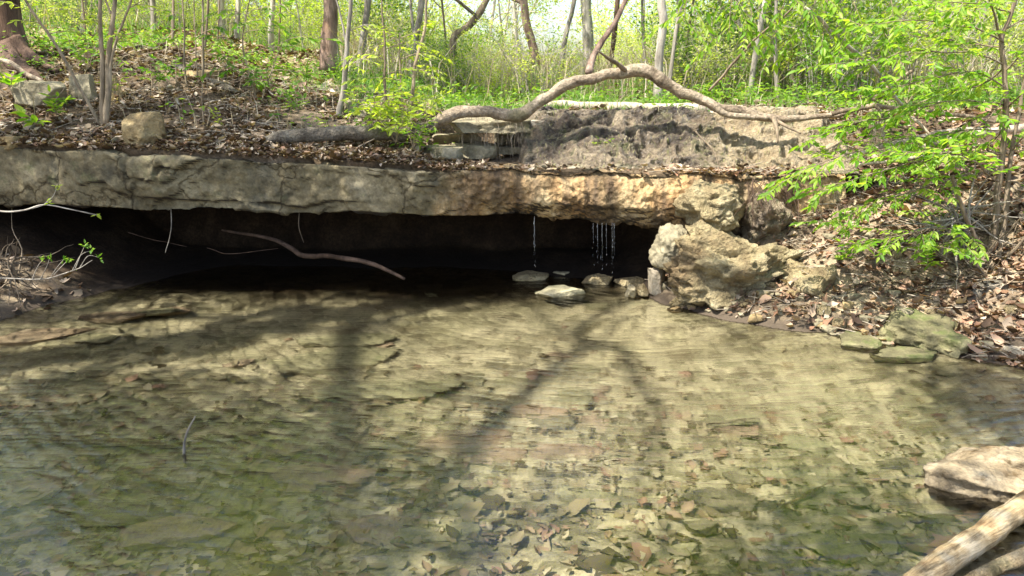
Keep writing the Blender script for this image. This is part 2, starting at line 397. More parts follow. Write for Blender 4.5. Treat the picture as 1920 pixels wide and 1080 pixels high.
def fibre_wood(ang):
    b = NB('split_wood'); m1 = b.mapping((1, 1, 1), rot=(0, 0, -ang)); m = b.n('ShaderNodeMapping'); m.inputs['Scale'].default_value = (3.5, 34, 34); b.l(m1, m.inputs[0])
    n1 = b.noise(1, 8, .7, .4, m.outputs[0]); n2 = b.noise(9, 6, .65)
    col = b.ramp(n2, [(.36, (.24, .15, .07)), (.5, (.46, .34, .18)), (.66, (.62, .52, .35))]); col = b.mix(1, col, b.ramp(n1, [(.36, .30), (.52, 1.), (.7, 1.2)]), 'MULTIPLY')
    b.princ(col, .8, b.bump(n1, 1, .02), .25); return b.m
_a, _b = onz(1750, 1070, .02), onz(1920, 952, .05)
M['splitwood'] = fibre_wood(math.atan2(_b[1] - _a[1], _b[0] - _a[0]))
M['rotten'] = rough_wood('weathered_log', (.07, .06, .045), (.17, .145, .11), (.30, .27, .21), 1.5, .03)
M['wetwood'] = rough_wood('wet_wood', (.20, .14, .07), (.44, .33, .18), (.60, .50, .33), 1.8, .03)
M['litter'] = leafmat('dead_leaves', [(.05, .03, .018), (.12, .075, .04), (.19, .12, .07), (.09, .055, .03), (.07, .045, .03), (.30, .23, .15), (.42, .34, .25), (.18, .09, .05), (.52, .44, .34)], .12, .8)
M['litter_red'] = leafmat('red_brown_dead_leaves', [(.05, .03, .02), (.14, .08, .045), (.28, .15, .09), (.40, .27, .18), (.18, .10, .055), (.50, .40, .29), (.08, .05, .03)], .12, .75)
M['sunk'] = leafmat('sunken_leaves', [(.08, .06, .03), (.20, .16, .08), (.32, .26, .16), (.42, .35, .23), (.34, .20, .15), (.26, .20, .11), (.50, .43, .30)], .05, .8)
M['leaf_near'] = leafmat('bright_leaves', [(.11, .25, .02), (.19, .35, .035), (.27, .41, .05), (.35, .46, .08), (.16, .32, .03)], .58, .42)
M['leaf_yel'] = leafmat('yellow_green_leaves', [(.28, .40, .05), (.38, .48, .08), (.45, .52, .12), (.33, .45, .07)], .58)
M['leaf_mid'] = leafmat('mid_green_leaves', [(.08, .19, .02), (.14, .28, .035), (.22, .34, .06)], .5)
M['leaf_pale'] = leafmat('pale_spring_leaves', [(.36, .45, .12), (.45, .51, .16), (.52, .55, .24), (.30, .42, .09)], .58)
M['moss'] = leafmat('moss_fibres', [(.07, .06, .03), (.18, .14, .08), (.32, .26, .16), (.12, .13, .04), (.44, .38, .26), (.22, .24, .07)], .1, .6)
M['grass'] = leafmat('grass_blades', [(.06, .17, .02), (.10, .25, .03), (.16, .32, .05), (.26, .36, .10)], .4)
M['straw'] = leafmat('dry_stalks', [(.36, .29, .19), (.46, .40, .28), (.26, .20, .13), (.54, .48, .37)], .2, .8)
M['root'] = bark('pale_roots', (.30, .24, .17), (.46, .40, .31), 3, .003)
def water_mat():
    b = NB('water')
    w1 = b.noise(1, 3, .55, .9, b.mapping((3.6, 15, 1), rot=(0, 0, .04)))
    w2 = b.noise(1, 3, .6, .8, b.mapping((9, 30, 1), (3, 1, 0), (0, 0, -.07)))
    w3 = b.noise(1, 2, .5, 0, b.mapping((.9, 1.6, 1)))
    rg = b.n('ShaderNodeTexWave'); rg.wave_type = 'RINGS'; rg.rings_direction = 'SPHERICAL'
    rg.inputs['Scale'].default_value = 3.6; rg.inputs['Distortion'].default_value = 5.0; rg.inputs['Detail'].default_value = 2; rg.inputs['Detail Scale'].default_value = 1.2
    b.l(b.mapping((1, 1, 1), (-.85, -6.5, 0)), rg.inputs['Vector'])
    h = b.math('ADD', b.math('MULTIPLY', w1, .9), b.math('MULTIPLY', w2, .36))
    h = b.math('ADD', h, b.math('MULTIPLY', w3, 2.2)); h = b.math('ADD', h, b.math('MULTIPLY', rg.outputs['Fac'], .26))
    sp = b.n('ShaderNodeSeparateXYZ'); b.l(b.tc, sp.inputs[0])
    calm = b.ramp(b.math('ADD', b.math('MULTIPLY', sp.outputs[1], .2), b.math('MULTIPLY', b.noise(.9, 3), .25)), [(.56, .2), (.80, 1.)])   # livelier near the drips
    h = b.math('MULTIPLY', h, calm)
    nr = b.bump(h, 1, .0065)
    g = b.n('ShaderNodeBsdfGlossy'); g.inputs['Roughness'].default_value = .02; b.l(nr, g.inputs['Normal'])
    t = b.n('ShaderNodeBsdfTransparent'); t.inputs[0].default_value = (.96, .97, .90, 1)
    r = b.n('ShaderNodeBsdfRefraction'); r.inputs[0].default_value = (.96, .97, .90, 1); r.inputs['IOR'].default_value = 1.33; r.inputs['Roughness'].default_value = 0
    b.l(nr, r.inputs['Normal'])
    m0 = b.n('ShaderNodeMixShader'); m0.inputs[0].default_value = WREF; b.l(t.outputs[0], m0.inputs[1]); b.l(r.outputs[0], m0.inputs[2])
    fr = b.n('ShaderNodeFresnel'); fr.inputs[0].default_value = 1.85; b.l(nr, fr.inputs['Normal'])
    m = b.n('ShaderNodeMixShader'); b.l(fr.outputs[0], m.inputs[0]); b.l(m0.outputs[0], m.inputs[1]); b.l(g.outputs[0], m.inputs[2])
    b.l(m.outputs[0], b.out.inputs[0]); return b.m
WREF = 1.0
M['water'] = water_mat()
def drop_mat():
    b = NB('water_drops'); p = b.princ((.75, .8, .85), .08, None, .8); p.inputs['Transmission Weight'].default_value = .8; return b.m
M['drop'] = drop_mat()

# ------------------------------------------------------------------ terrain functions
POOL = np.array([(-2.9, .8), (-3.6, 3), (-4.0, 4.6), (-3.5, 5.5), (-3.2, 6.3), (-2.4, 7.1), (-.6, 7.1), (.1, 6.78), (.95, 6.6), (1.12, 5.85),
                 (1.6, 5.42), (2.21, 5.06), (2.9, 4.5), (3.1, 4.1), (3.0, 3.5), (2.7, 2.8), (2.4, .8)])
def pool_d(x, y):
    """signed distance, positive inside"""
    best = np.full(x.shape, 99.); ins = np.zeros(x.shape, bool)
    for i in range(len(POOL)):
        a = POOL[i]; b = POOL[(i + 1) % len(POOL)]; e = b - a
        t = np.clip(((x - a[0]) * e[0] + (y - a[1]) * e[1]) / (e @ e), 0, 1)
        best = np.minimum(best, np.hypot(x - a[0] - t * e[0], y - a[1] - t * e[1]))
        c = ((a[1] > y) != (b[1] > y)) & (x < e[0] * (y - a[1]) / (e[1] + 1e-12) + a[0]); ins ^= c
    return np.where(ins, best, -best)
def ztop(x): return np.interp(x, [-6, -3.95, -2.8, -1.5, -.8, -.25, .6, 1.4, 2.1, 3], [1.11, 1.10, 1.06, 1.0, .965, .925, .915, .90, .895, .895])
def zbot(x): return np.interp(x, [-6, -3.95, -2.8, -1.5, -.4, .2, .6, 1.1, 1.6, 3], [.67, .665, .64, .62, .585, .565, .525, .49, .44, .3])
def yfront(x): return 6.2 + .05 * np.sin(x * 1.1 + .5) + .05 * np.sin(x * 2.7) + .10 * sm(1.0, 2.2, x)
def h_up(x, y):
    yf = yfront(x); t = np.maximum(y - yf, 0); zt = ztop(x)
    left = zt + .03 + np.interp(t, [0, .25, 2.3, 6, 20, 60, 120], [0, .06, .70, .88, 1.85, 4.2, 7]) * 1.0
    midl = zt + .02 + np.interp(t, [0, .25, 1.2, 2.6, 8, 25, 60, 120], [0, .05, .27, .44, .66, 1.25, 2.6, 5])
    shelf = ztop(x) + .01
    right = shelf + (1.27 - shelf) * sm(.95, 1.35, t) + np.interp(t, [0, 4, 8, 25, 60, 120], [0, .04, .14, .5, 1.8, 4])
    rec = shelf + (1.27 - shelf) * sm(1.25, 1.4, t) + np.interp(t, [0, 4, 8, 25, 60, 120], [0, .05, .14, .6, 1.8, 4])
    xs = x / np.maximum(y, 3) * 6.6   # image-like column
    a = left + (midl - left) * sm(-2.6, -1.6, xs)
    b = a + (rec - a) * sm(-.85, -.6, xs)
    c = b + (right - b) * sm(.16, .26, xs)
    n = .05 * fbm(xyz(x, y) * 1.3, 5, 4) + .02 * fbm(xyz(x, y) * 6, 8, 3)
    far = sm(2, 12, t) * .25 * fbm(xyz(x, y) * .18, 9, 3)
    return c + n * sm(.0, .6, t + .08) + far
def h_low(x, y):
    d = pool_d(x, y) + .12 * fbm(xyz(x, y) * 1.6, 21, 3)
    shallow = np.clip(sm(2.0, 4.2, y), 0, 1)
    dep = .13 + .17 * shallow
    dep = dep * (1 - .45 * sm(-1.0, -3.0, x)) 
    bed = -np.minimum(dep, .5 * np.maximum(d, 0) + .02)
    q = xyz(x * 1.5 + .6 * fbm(xyz(x, y) * 2, 2, 4) + .5 * y, y * 2.6 + .6 * fbm(xyz(x, y) * 2, 3, 4), 0)
    sh = q.shape; f1, f2, cid = vor(q.reshape(-1, 3), 40)
    plate = (cid - .5) * .03 * sm(.0, .15, f2 - f1)
    q2 = xyz(x * .75 + .5 * fbm(xyz(x, y) * 1.3, 4, 4), y * 1.5 + .5 * fbm(xyz(x, y) * 1.3, 7, 4) + .35 * x, 0)
    g1, g2, c2 = vor(q2.reshape(-1, 3), 45)
    plate = plate + (c2 - .5) * .11 * sm(.0, .03, g2 - g1)
    plate = plate.reshape(sh[:-1])
    inn = sm(0, .5, d)
    bed = bed + inn * (plate + .035 * fbm(xyz(x, y) * 1.5, 31, 4)) + .012 * fbm(xyz(x, y) * 9, 33, 3)
    o = np.maximum(-d, 0)
    right = np.interp(o, [0, .15, .5, 1.2, 2.2, 4], [0, .07, .20, .62, 1.05, 1.3]) + .05 * fbm(xyz(x, y) * 3, 35, 4) * np.clip(o * 4, 0, 1)
    leftb = np.interp(o, [0, .3, 1, 2, 4], [0, .10, .42, .8, 1.1])
    near = np.interp(o, [0, 1, 3, 10], [0, .12, .25, .5])
    cave = np.interp(o, [0, .6], [0, .09]) + 1.1 * sm(7.55, 7.75, y + .12 * fbm(xyz(x, y) * 1.5, 37, 3))
    isr = sm(.9, 1.3, x); isl = sm(-3.0, -3.6, x); isn = sm(2.2, 1.2, y)
    out = cave + (right - cave) * isr; out = out + (leftb - out) * isl; out = out + (near - out) * isn
    out = out * sm(-.02, .1, o)
    z = np.where(o > 0, np.maximum(out, bed), bed)
    cav_cap = zbot(x) + .12
    cap = np.where((x < 1.6) & (y > 6.3), cav_cap, 9)
    z = np.minimum(z, cap)
    hu = h_up(x, y)
    z = np.where((x >= 1.6) & (y > 6.2), np.minimum(z, hu + .10 - .3 * sm(6.7, 7.5, y)), z)
    return z
def dense(a, b, step, lo, hi, g=1.12):
    r = list(np.arange(a, b, step)); s = step; v = r[-1]
    while v < hi: s *= g; v += s; r.append(v)
    s = step; v = a; l = []
    while v > lo: s *= g; v -= s; l.append(v)
    return np.array(l[::-1] + r)
def h_all(x, y):
    x = np.asarray(x, float); y = np.asarray(y, float)
    lo = h_low(x, y); up = h_up(x, y)
    e = yfront(x) + .75 * sm(2.1, 2.8, x)
    return np.where(y > e, np.maximum(lo, up), lo)
# lower ground: pool bed, banks and the floor and back wall of the hollow
V, Q = grid(dense(-4.6, 4.2, .022, -30, 30, 1.2), dense(1.8, 7.9, .022, -20, 9, 1.25), lambda x, y: xyz(x, y, h_low(x, y)))
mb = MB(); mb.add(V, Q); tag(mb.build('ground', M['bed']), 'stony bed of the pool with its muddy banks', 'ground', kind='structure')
# upper ground: woodland floor starting on the lip of the ledge
yt = dense(0, 2.6, .028, -.001, 150, 1.06); yt = yt[yt >= 0]
def upf(x, t):
    y = yfront(x) + .05 + .75 * sm(2.1, 2.8, x) + .05 * fbm(xyz(x, 0) * 5, 6, 3) + t
    z = h_up(x, y); y = np.where(t < .001, y + .12, y); z = np.where(t < .001, z - .22 - .4 * sm(2.1, 2.6, x), z); z = z - .012 * (t < .04)
    return xyz(x, y, z)
V, Q = grid(dense(-5, 4.6, .03, -140, 140, 1.08), np.concatenate([[0], yt + .012]), upf)
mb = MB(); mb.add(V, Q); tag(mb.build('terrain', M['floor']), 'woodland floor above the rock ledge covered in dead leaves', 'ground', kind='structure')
# water
mb = MB(); V, Q = grid(np.linspace(-5.5, 3.9, 60), np.linspace(.2, 7.6, 50), lambda x, y: xyz(x, y, 0.0)); mb.add(V, Q)
tag(mb.build('water', M['water']), 'clear shallow pool with fine ripples', 'water', kind='structure')

# ------------------------------------------------------------------ rock ledge
def ledge():
    xs = np.arange(-5.6, 2.6, .016)
    a = np.linspace(1, 0, 16, endpoint=False) ** 1.6; b_ = np.linspace(0, 1, 30, endpoint=False); c = np.linspace(0, 1, 22) ** 1.3
    S = np.concatenate([np.stack([a, a * 0], 1), np.stack([b_ * 0 - 1, b_], 1), np.stack([c * 0 - 2, c], 1)])
    X, I = np.meshgrid(xs, np.arange(len(S))); X = X.ravel(); I = I.ravel()
    k = S[I, 0]; u = S[I, 1]
    yf = yfront(X); zt = ztop(X); zb = zbot(X)
    tf = sm(-.55, .1, X + .15 * vn(xyz(X * 2, 0), 3))      # tufa amount
    top = k >= 0; face = k == -1; bot = k == -2
    y = np.where(top, yf + k * 1.4, 0); z = np.where(top, zt + .0, 0)
    # face: limestone drops square, tufa bulges
    zz = zt + (zb - zt) * u
    yfa = yf + (1 - tf) * (.03 * u ** 3 + .035 * sm(.74, .80, u + .12 * fbm(xyz(X * 2.5, 2), 71, 4)) * sm(-.3, .2, fbm(xyz(X * 1.1, 8), 73, 2)) - .022 * sm(.26, .18, u + .14 * fbm(xyz(X * 2.2, 5), 72, 4)) * sm(-.1, .3, fbm(xyz(X * .9, 9), 74, 2))) + tf * (-.05 * np.sin(u * math.pi) + .10 * np.maximum(u - .6, 0) / .4 + .06 * np.maximum(.15 - u, 0) / .15)
    y = np.where(face, yfa, y); z = np.where(face, zz, z)
    yb = yf + (1 - tf) * .07 + tf * .10
    y = np.where(bot, yb + u * 1.75, y); z = np.where(bot, zb + .10 * u + .05 * sm(0, .2, u), z)
    P = xyz(X, y, z)
    ny = np.where(top, 0, np.where(face, -1., 0)); nz = np.where(top, 1., np.where(face, 0, -1.))
    edge = np.where(top, sm(.35, 0, k), 0)
    ny = ny - .7 * edge; 
    q = P * np.array([1.7, 1.7, 2.2]) + .5 * np.stack([fbm(P * 2.5, 60 + j, 3) for j in range(3)], -1)
    f1, f2, cid = vor(q, 50)
    blk = (cid - .5) * .075 * sm(0, .12, f2 - f1) - .012 * sm(.05, 0, f2 - f1)
    f1b, f2b, cidb = vor(P * 5 + .4 * np.stack([fbm(P * 5, 70 + j, 2) for j in range(3)], -1), 55)
    chip = (cidb - .5) * .03
    lime = blk + chip * .8 + .03 * fbm(P * 3, 61, 4) + .012 * fbm(P * 18, 62, 3)
    tuf = .075 * fbm(P * np.array([2.6, 2.6, 1.6]), 63, 4) + .035 * fbm(P * np.array([9, 9, 6]), 64, 4, .6) + .012 * vn(P * 45, 66)
    d = lime * (1 - tf) + tuf * tf
    d = d * np.where(top, .25 + .75 * edge, 1) * np.where(bot, 1.1, 1)
    # the lip wanders in and out
    P[:, 1] += d * ny * 1.0; P[:, 2] += d * nz * .6
    P[:, 2] += np.where(face | (top & (k < .3)), 1, 0) * (.022 * fbm(xyz(X * 2.2, 0), 68, 4)) * (1 - u * face)
    P[:, 2] += np.where(bot | face, 1, 0) * .018 * fbm(xyz(X * 1.8, 4), 69, 4) * np.where(face, u ** 2, 1)
    a_ = len(xs); i = np.arange(len(S) - 1)[:, None] * a_; j = np.arange(a_ - 1)[None]
    Q = np.stack([i + j, i + a_ + j, i + a_ + j + 1, i + j + 1], -1).reshape(-1, 4)
    mb = MB(); mb.add(P, Q)
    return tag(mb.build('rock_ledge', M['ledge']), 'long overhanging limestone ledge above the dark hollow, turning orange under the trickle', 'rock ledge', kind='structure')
ledge()

# ------------------------------------------------------------------ rocks
import bmesh
_ico = {}
def ico(n):
    if n not in _ico:
        bm = bmesh.new(); bmesh.ops.create_icosphere(bm, subdivisions=n, radius=1)
        _ico[n] = (np.array([v.co[:] for v in bm.verts]), np.array([[v.index for v in f.verts] for f in bm.faces])); bm.free()
    return _ico[n]
def rock(name, label, cat, c, size, mat, seed=0, rz=0., cuts=9, rough=.06, tilt=(0, 0), sub=5, group=None, flat=.55, fine=.02):
    V, Fc = ico(sub); V = V.copy(); r = np.random.RandomState(seed)
    V = V * (1 + .18 * fbm(V * 1.2, seed, 3))[:, None]
    for i in range(cuts):
        n = nrm(r.normal(size=3) * np.array([1, 1, .6])); dd = r.uniform(.5, .78)
        s = V @ n; V = V - np.maximum(s - dd, 0)[:, None] * n[None]
    for sgn in (1, -1):
        n = nrm(np.array([r.normal() * .06, r.normal() * .06, sgn])); s = V @ n; V = V - np.maximum(s - flat, 0)[:, None] * n * .97
    V = V + nrm(V) * (rough * fbm(V * 2.5 + 5, seed + 3, 5, .55))[:, None] + nrm(V) * (fine * fbm(V * 11, seed + 5, 3))[:, None]
    V = V - (V.max(0) + V.min(0)) / 2; V = V / V.max(0)
    V = V * np.array(size)
    ax, ay = tilt
    for (i, j, a) in ((1, 2, ax), (2, 0, ay), (0, 1, rz)):
        ca, sa = math.cos(a), math.sin(a); p, q = V[:, i].copy(), V[:, j].copy(); V[:, i] = ca * p - sa * q; V[:, j] = sa * p + ca * q
    m = MB(); m.add(V, Fc); o = m.build(name, mat); o.location = [float(q) for q in c]
    return tag(o, label, cat, group)

def mpp(Y): return Y * 1.02 / F
def prock(name, label, cat, x0, x1, y0, y1, Y, mat, dep=None, sink=.1, **k):
    """a rock filling the given span of the photo at distance Y; sink = share of its height below its visible foot"""
    cx, cyy = (x0 + x1) / 2, (y0 + y1) / 2; m = mpp(Y); hw = (x1 - x0) / 2 * m; hh = (y1 - y0) / 2 * m * (1 + sink)
    dep = dep if dep else hw * .8
    c = at(cx, cyy + (y1 - y0) / 2 * sink, Y + dep * .7)
    s = (Y + dep * .7) / Y
    return rock(name, label, cat, c, (hw * s, dep, hh), mat, **k)

UPV = np.array([0, 0, 1.])
# --- tufa mound behind the ledge and boulder at its right end
def mound():
    def f(x, y):
        P = xyz(x, y); t = y - yfront(x); shelf = ztop(x)
        ex = .06 * fbm(xyz(x * 2, 0), 80, 3)
        z = shelf + (1.30 - shelf) * sm(.34 + ex, 1.22 + ex, t) ** .75
        z = z + .05 * fbm(P * 3, 81, 3) * sm(.4, .6, t) * (1 - .6 * sm(1.0, 1.2, t)) + .0 * x + .02 * sm(.3, .5, t)
        edge = np.minimum(sm(.0, .10, x + .08 * fbm(xyz(0, y) * 4, 84, 2)), sm(3.1, 2.7, x)) * sm(1.85, 1.5, t)
        V = xyz(x, y, shelf - .14 + (z - shelf + .14) * edge)
        bil = .08 * (.6 - np.abs(vn(V * 5.0, 82)) * 1.8) + .045 * (.5 - np.abs(vn(V * 13, 83)) * 1.6) + .016 * fbm(V * 34, 84, 3, .6)
        return V + bil[:, None] * np.array([.1, -.75, .6]) * sm(.3, .5, t)[:, None]
    V, Q = grid(np.arange(-.05, 3.1, .012), np.arange(6.45, 8.1, .011), f)
    rs = np.random.RandomState(88); k = rs.choice(len(V), 5000); p = V[k]; p = p[(p[:, 1] - yfront(p[:, 0]) < 1.15) & (p[:, 0] > .2)]; n = len(p); g = MB()
    d = nrm(rs.normal(size=(n, 3)) * [.7, .3, .3] - UPV * .7 - np.array([0, .35, 0])); L = rs.uniform(.02, .07, (n, 1)); s_ = nrm(np.cross(d, UPV)) * .0025
    p = p + np.array([0, -.006, .006]); t_ = p + d * L + np.array([0, -.012, 0])
    o = (np.arange(n) * 3)[:, None]; g.add(np.stack([p - s_, p + s_, t_], 1).reshape(-1, 3), np.array([[0, 1, 2]]) + o)
    tag(g.build('moss', M['moss']), 'wet moss and fine root fibres matted over the tufa hump', 'moss', kind='stuff')
    m = MB(); m.add(V, Q)
    return tag(m.build('tufa_mound', M['mound']), 'broad mossy hump of tufa on top of the ledge where the creek spills over', 'rock mound')
mound()
prock('tufa_boulder', 'big pitted tan boulder at the right end of the ledge, standing in the pool', 'boulder', 1226, 1545, 418, 596, 5.60, M['tufa'], dep=.46,
      seed=13, cuts=4, rough=.26, tilt=(0, .16), sub=6, flat=.85, fine=.06, sink=.12)
prock('tufa_boulder', 'grey green tufa block hanging beside the big tan boulder under the ledge lip', 'boulder', 1218, 1292, 418, 505, 5.86, M['lime'], dep=.2,
      seed=18, cuts=5, rough=.12, sub=5, flat=.8, fine=.04, sink=.0)
prock('tufa_lump', 'crusty tufa knob bulging from the ledge just above the big boulder', 'boulder', 1262, 1398, 335, 432, 6.0, M['tufa'], dep=.30,
      seed=17, cuts=3, rough=.18, sub=5, flat=.85, fine=.05, sink=.0)
prock('tufa_lump', 'dark root covered tufa lump right of the crusty knob', 'boulder', 1375, 1475, 345, 470, 6.15, M['tufa_wet'], dep=.4,
      seed=19, cuts=3, rough=.2, sub=5, flat=.85, fine=.05, sink=.1)
prock('tufa_block', 'low pale tufa block between the big boulder and the leaf covered bank', 'boulder', 1440, 1610, 465, 604, 5.52, M['tufa'], dep=.42,
      seed=23, cuts=5, rough=.2, sub=5, flat=.85, fine=.05, sink=.2)
# --- rocks on the left bank
prock('bank_rock', 'squarish olive rock standing on the ledge rim with a dark right side', 'rock', 236, 312, 210, 280, 6.24, M['brownrock'], dep=.17, seed=3, cuts=9, flat=.75, rough=.03, sink=.05)
prock('bank_rock', 'pale upright block between the dark rock and the many stemmed sapling', 'rock', 132, 182, 140, 200, 7.2, M['lime'], seed=4, cuts=8, flat=.7, rough=.03, sink=.1)
prock('bank_rock', 'broad shaded wedge shaped rock below the big root', 'rock', 38, 140, 152, 202, 7.0, M['lime'], seed=5, cuts=8, flat=.6, rough=.04, sink=.15)
prock('bank_rock', 'small dark rock behind the stems of the many stemmed sapling', 'rock', 196, 228, 142, 190, 7.3, M['brownrock'], seed=6, cuts=8, flat=.7, rough=.04, sink=.1)
prock('bank_stone', 'orange brown stone on the rim at the left edge', 'stone', 0, 42, 255, 280, 6.28, M['brownrock'], seed=7, cuts=8, flat=.6, sink=.0)
prock('bank_stone', 'flat yellowish stone next to the orange brown one', 'stone', 38, 75, 257, 272, 6.35, M['lime'], seed=8, flat=.5, sink=.0)
prock('bank_stone', 'thin flat slab on the rim below the olive rock', 'stone', 195, 300, 272, 290, 6.27, M['brownrock'], dep=.2, seed=9, flat=.35, sink=.0)
prock('bank_rock', 'rounded grey boulder half buried behind the slim leaning trees', 'rock', 640, 705, 186, 232, 7.5, M['lime'], seed=10, flat=.7, sink=.2)
prock('bank_rock', 'low grey brown rock half buried in leaves above the left log', 'rock', 345, 420, 132, 165, 7.9, M['brownrock'], seed=11, flat=.6, sink=.2)
for i, (a, b, c, d, Y, l) in enumerate([
        (845, 935, 264, 294, 6.95, 'pale flat topped slab in the mouth of the dark recess'),
        (790, 868, 272, 300, 6.62, 'grey slab at the left foot of the recess'),
        (815, 905, 248, 268, 7.1, 'dark slab lying on the pale flat topped slab'),
        (928, 995, 270, 286, 7.1, 'narrow shaded slab at the right foot of the recess'),
        (925, 995, 248, 268, 7.25, 'shaded slab behind the hanging roots'),
        (825, 1000, 222, 246, 6.92, 'long slab under the turf roofing the dark recess'),
        (735, 790, 278, 296, 6.5, 'pale flat stone in the leaves left of the recess')]):
    prock('recess_slab', l, 'stone slab', a, b, c, d, Y, M['lime'], dep=.26, seed=30 + i, cuts=8, flat=.32, rough=.05, sink=.1, rz=.2 * math.sin(i * 3))
prock('recess_slab', 'bright flat stone lying on the crest below the arched branch', 'stone slab', 985, 1022, 225, 236, 7.1, M['pale'], dep=.1, seed=41, flat=.4)
# --- waterline stones
for i, (a, b, c, d, Y, mt, l) in enumerate([
        (1036, 1068, 507, 518, 6.75, 'lime', 'small oval stone on the gravel bar under the drips'),
        (1088, 1150, 514, 536, 6.45, 'tufa', 'tan rounded stone at the waterline below the ledge drips'),
        (1150, 1215, 520, 534, 6.4, 'tufa', 'low stone left of the pale upright one'),
        (1214, 1250, 500, 545, 6.0, 'pale', 'pale upright stone leaning on the big boulder'),
        (1172, 1192, 535, 553, 6.0, 'lime', 'dark wet stone at the tip of the small stone spit'),
        (1190, 1216, 532, 550, 6.0, 'tufa', 'brown wet stone in the middle of the small stone spit'),
        (960, 1030, 512, 524, 6.6, 'tufa', 'flat gravelly stone at the edge of the dark hollow'),
        (1000, 1100, 540, 556, 6.05, 'bedstone', 'flat tan stone just breaking the surface in front of the drips')]):
    prock('waterline_stone', l, 'stone', a, b, c, d, Y, M[mt], dep=.09 if b - a < 70 else .16, seed=50 + i, cuts=8, flat=.5, sink=.25, sub=4)
prock('tilted_slab', 'mossy green tan stone dappled with leaf shadows at the foot of the right bank', 'rock', 1650, 1815, 598, 650, 4.70, M['mossy'], dep=.30, seed=67, cuts=5, flat=.6, rough=.15, tilt=(.12, .08), sink=.5)
prock('shore_stone', 'pale stone at the right edge beside the water', 'stone', 1868, 1990, 640, 694, 4.55, M['pale'], dep=.2, seed=62, flat=.5, sink=.3)
prock('shore_stone', 'greenish stone half under water left of the dappled slab', 'stone', 1560, 1650, 628, 655, 4.85, M['mossy'], dep=.2, seed=63, flat=.45, sink=.6)
prock('bank_slab', 'pale slab on the right bank behind the shrub', 'rock', 1742, 1885, 350, 412, 6.7, M['pale'], dep=.3, seed=64, flat=.5, sink=.3, tilt=(.25, 0))
prock('bank_slab', 'grey rock above the pale slab on the right bank', 'rock', 1795, 1900, 318, 358, 7.0, M['lime'], dep=.3, seed=65, flat=.6, sink=.3)
prock('bank_slab', 'tan block at the right edge beside the shrub stems', 'rock', 1885, 1960, 300, 430, 6.3, M['tufa'], dep=.3, seed=66, flat=.8, sink=.2)
prock('bank_slab', 'grey block at the right edge above the root tangle', 'rock', 1890, 1975, 425, 520, 6.0, M['lime'], dep=.3, seed=67, flat=.8, sink=.2)
prock('front_rock', 'whitish flat rock with brown moss rising from the water at the lower right', 'rock', 1718, 1990, 846, 920, 2.92, M['front'], dep=.24, seed=71, cuts=7, flat=.6, rough=.10, sink=.35, fine=.03)
prock('front_rock', 'humped whitish rock top behind the flat mossy rock at the lower right', 'rock', 1795, 1990, 824, 905, 3.05, M['front'], dep=.18, seed=73, cuts=8, flat=.7, rough=.10, sink=.2, fine=.03)

# --- slabs lying on the bed
def bedslab(px, py, wx, wy, rz, seed, mat, label, th=.035, lift=.02, group=None, cx=None):
    p = onz(px, py, -.2); z = float(h_low(np.array([p[0]]), np.array([p[1]]))[0]); z = min(z, -.04 - th)
    p = onz(px, py, z)
    return rock('submerged_slab', label, 'submerged stone', (p[0], p[1], z + lift), (wx * .85, wy * .85, th), M[mat], seed=seed, rz=rz, cuts=9, rough=.07, flat=.3, sub=4, group=group, fine=.015)
for a in [(620, 742, .60, .30, .42, 1, 'bedstone', 'largest submerged slab with a long bright diagonal edge mid pool', .06, .05),
          (215, 628, .28, .14, .15, 2, 'pinkstone', 'pinkish submerged slab lit near the left shore', .04, .06),
          (318, 622, .24, .13, -.1, 3, 'pinkstone', 'tan submerged slab touching the pinkish one on its right', .04, .06),
          (228, 1018, .22, .09, .2, 4, 'lime', 'pale leaf shaped stone under the water at the lower left', .03, .05),
          (345, 1040, .26, .13, .35, 5, 'pinkstone', 'brown flat stone beside the pale leaf shaped stone at the lower left', .03, .04),
          (1130, 632, .18, .11, .0, 6, 'bedstone', 'round pale stone under the water in the upper middle of the pool', .05, .05),
          (650, 690, .40, .16, .1, 7, 'bedstone', 'long flat stone behind the largest submerged slab', .03, .04),
          (730, 792, .50, .15, .1, 8, 'bedstone', 'flat pale ledge stone in front of the largest submerged slab', .04, .04),
          (1690, 690, .25, .15, .2, 9, 'mossy', 'green mossy stone under the water by the right shore', .05, .06),
          (870, 890, .30, .14, .4, 10, 'pinkstone', 'broad tan stone under the water at the middle of the lower half', .03, .03),
          (600, 950, .30, .14, -.3, 11, 'pinkstone', 'tan broken stone under the water left of the dark reflection', .03, .03),
          (1310, 1040, .08, .06, .1, 12, 'lime', 'small rounded pebbly stone near the bottom edge', .045, .05),
          (90, 662, .40, .2, .2, 13, 'pinkstone', 'sunlit tan shelf of stone at the left shore', .04, .06)]:
    bedslab(*a)
r = np.random.RandomState(77)
for i in range(95):
    px, py = r.uniform(20, 1850), 545 + 530 * r.uniform() ** .8
    p = onz(px, py, -.2)
    if pool_d(np.array([p[0]]), np.array([p[1]]))[0] < .25: continue
    s = r.uniform(.06, .22)
    bedslab(px, py, s, s * r.uniform(.35, .7), r.uniform(-.6, .6), 100 + i, ['bedstone', 'bedstone', 'pinkstone', 'lime'][r.randint(4)],
            'flat silt covered stone among others on the pool bed', r.uniform(.012, .03), .012, 'flat stones scattered over the pool bed')
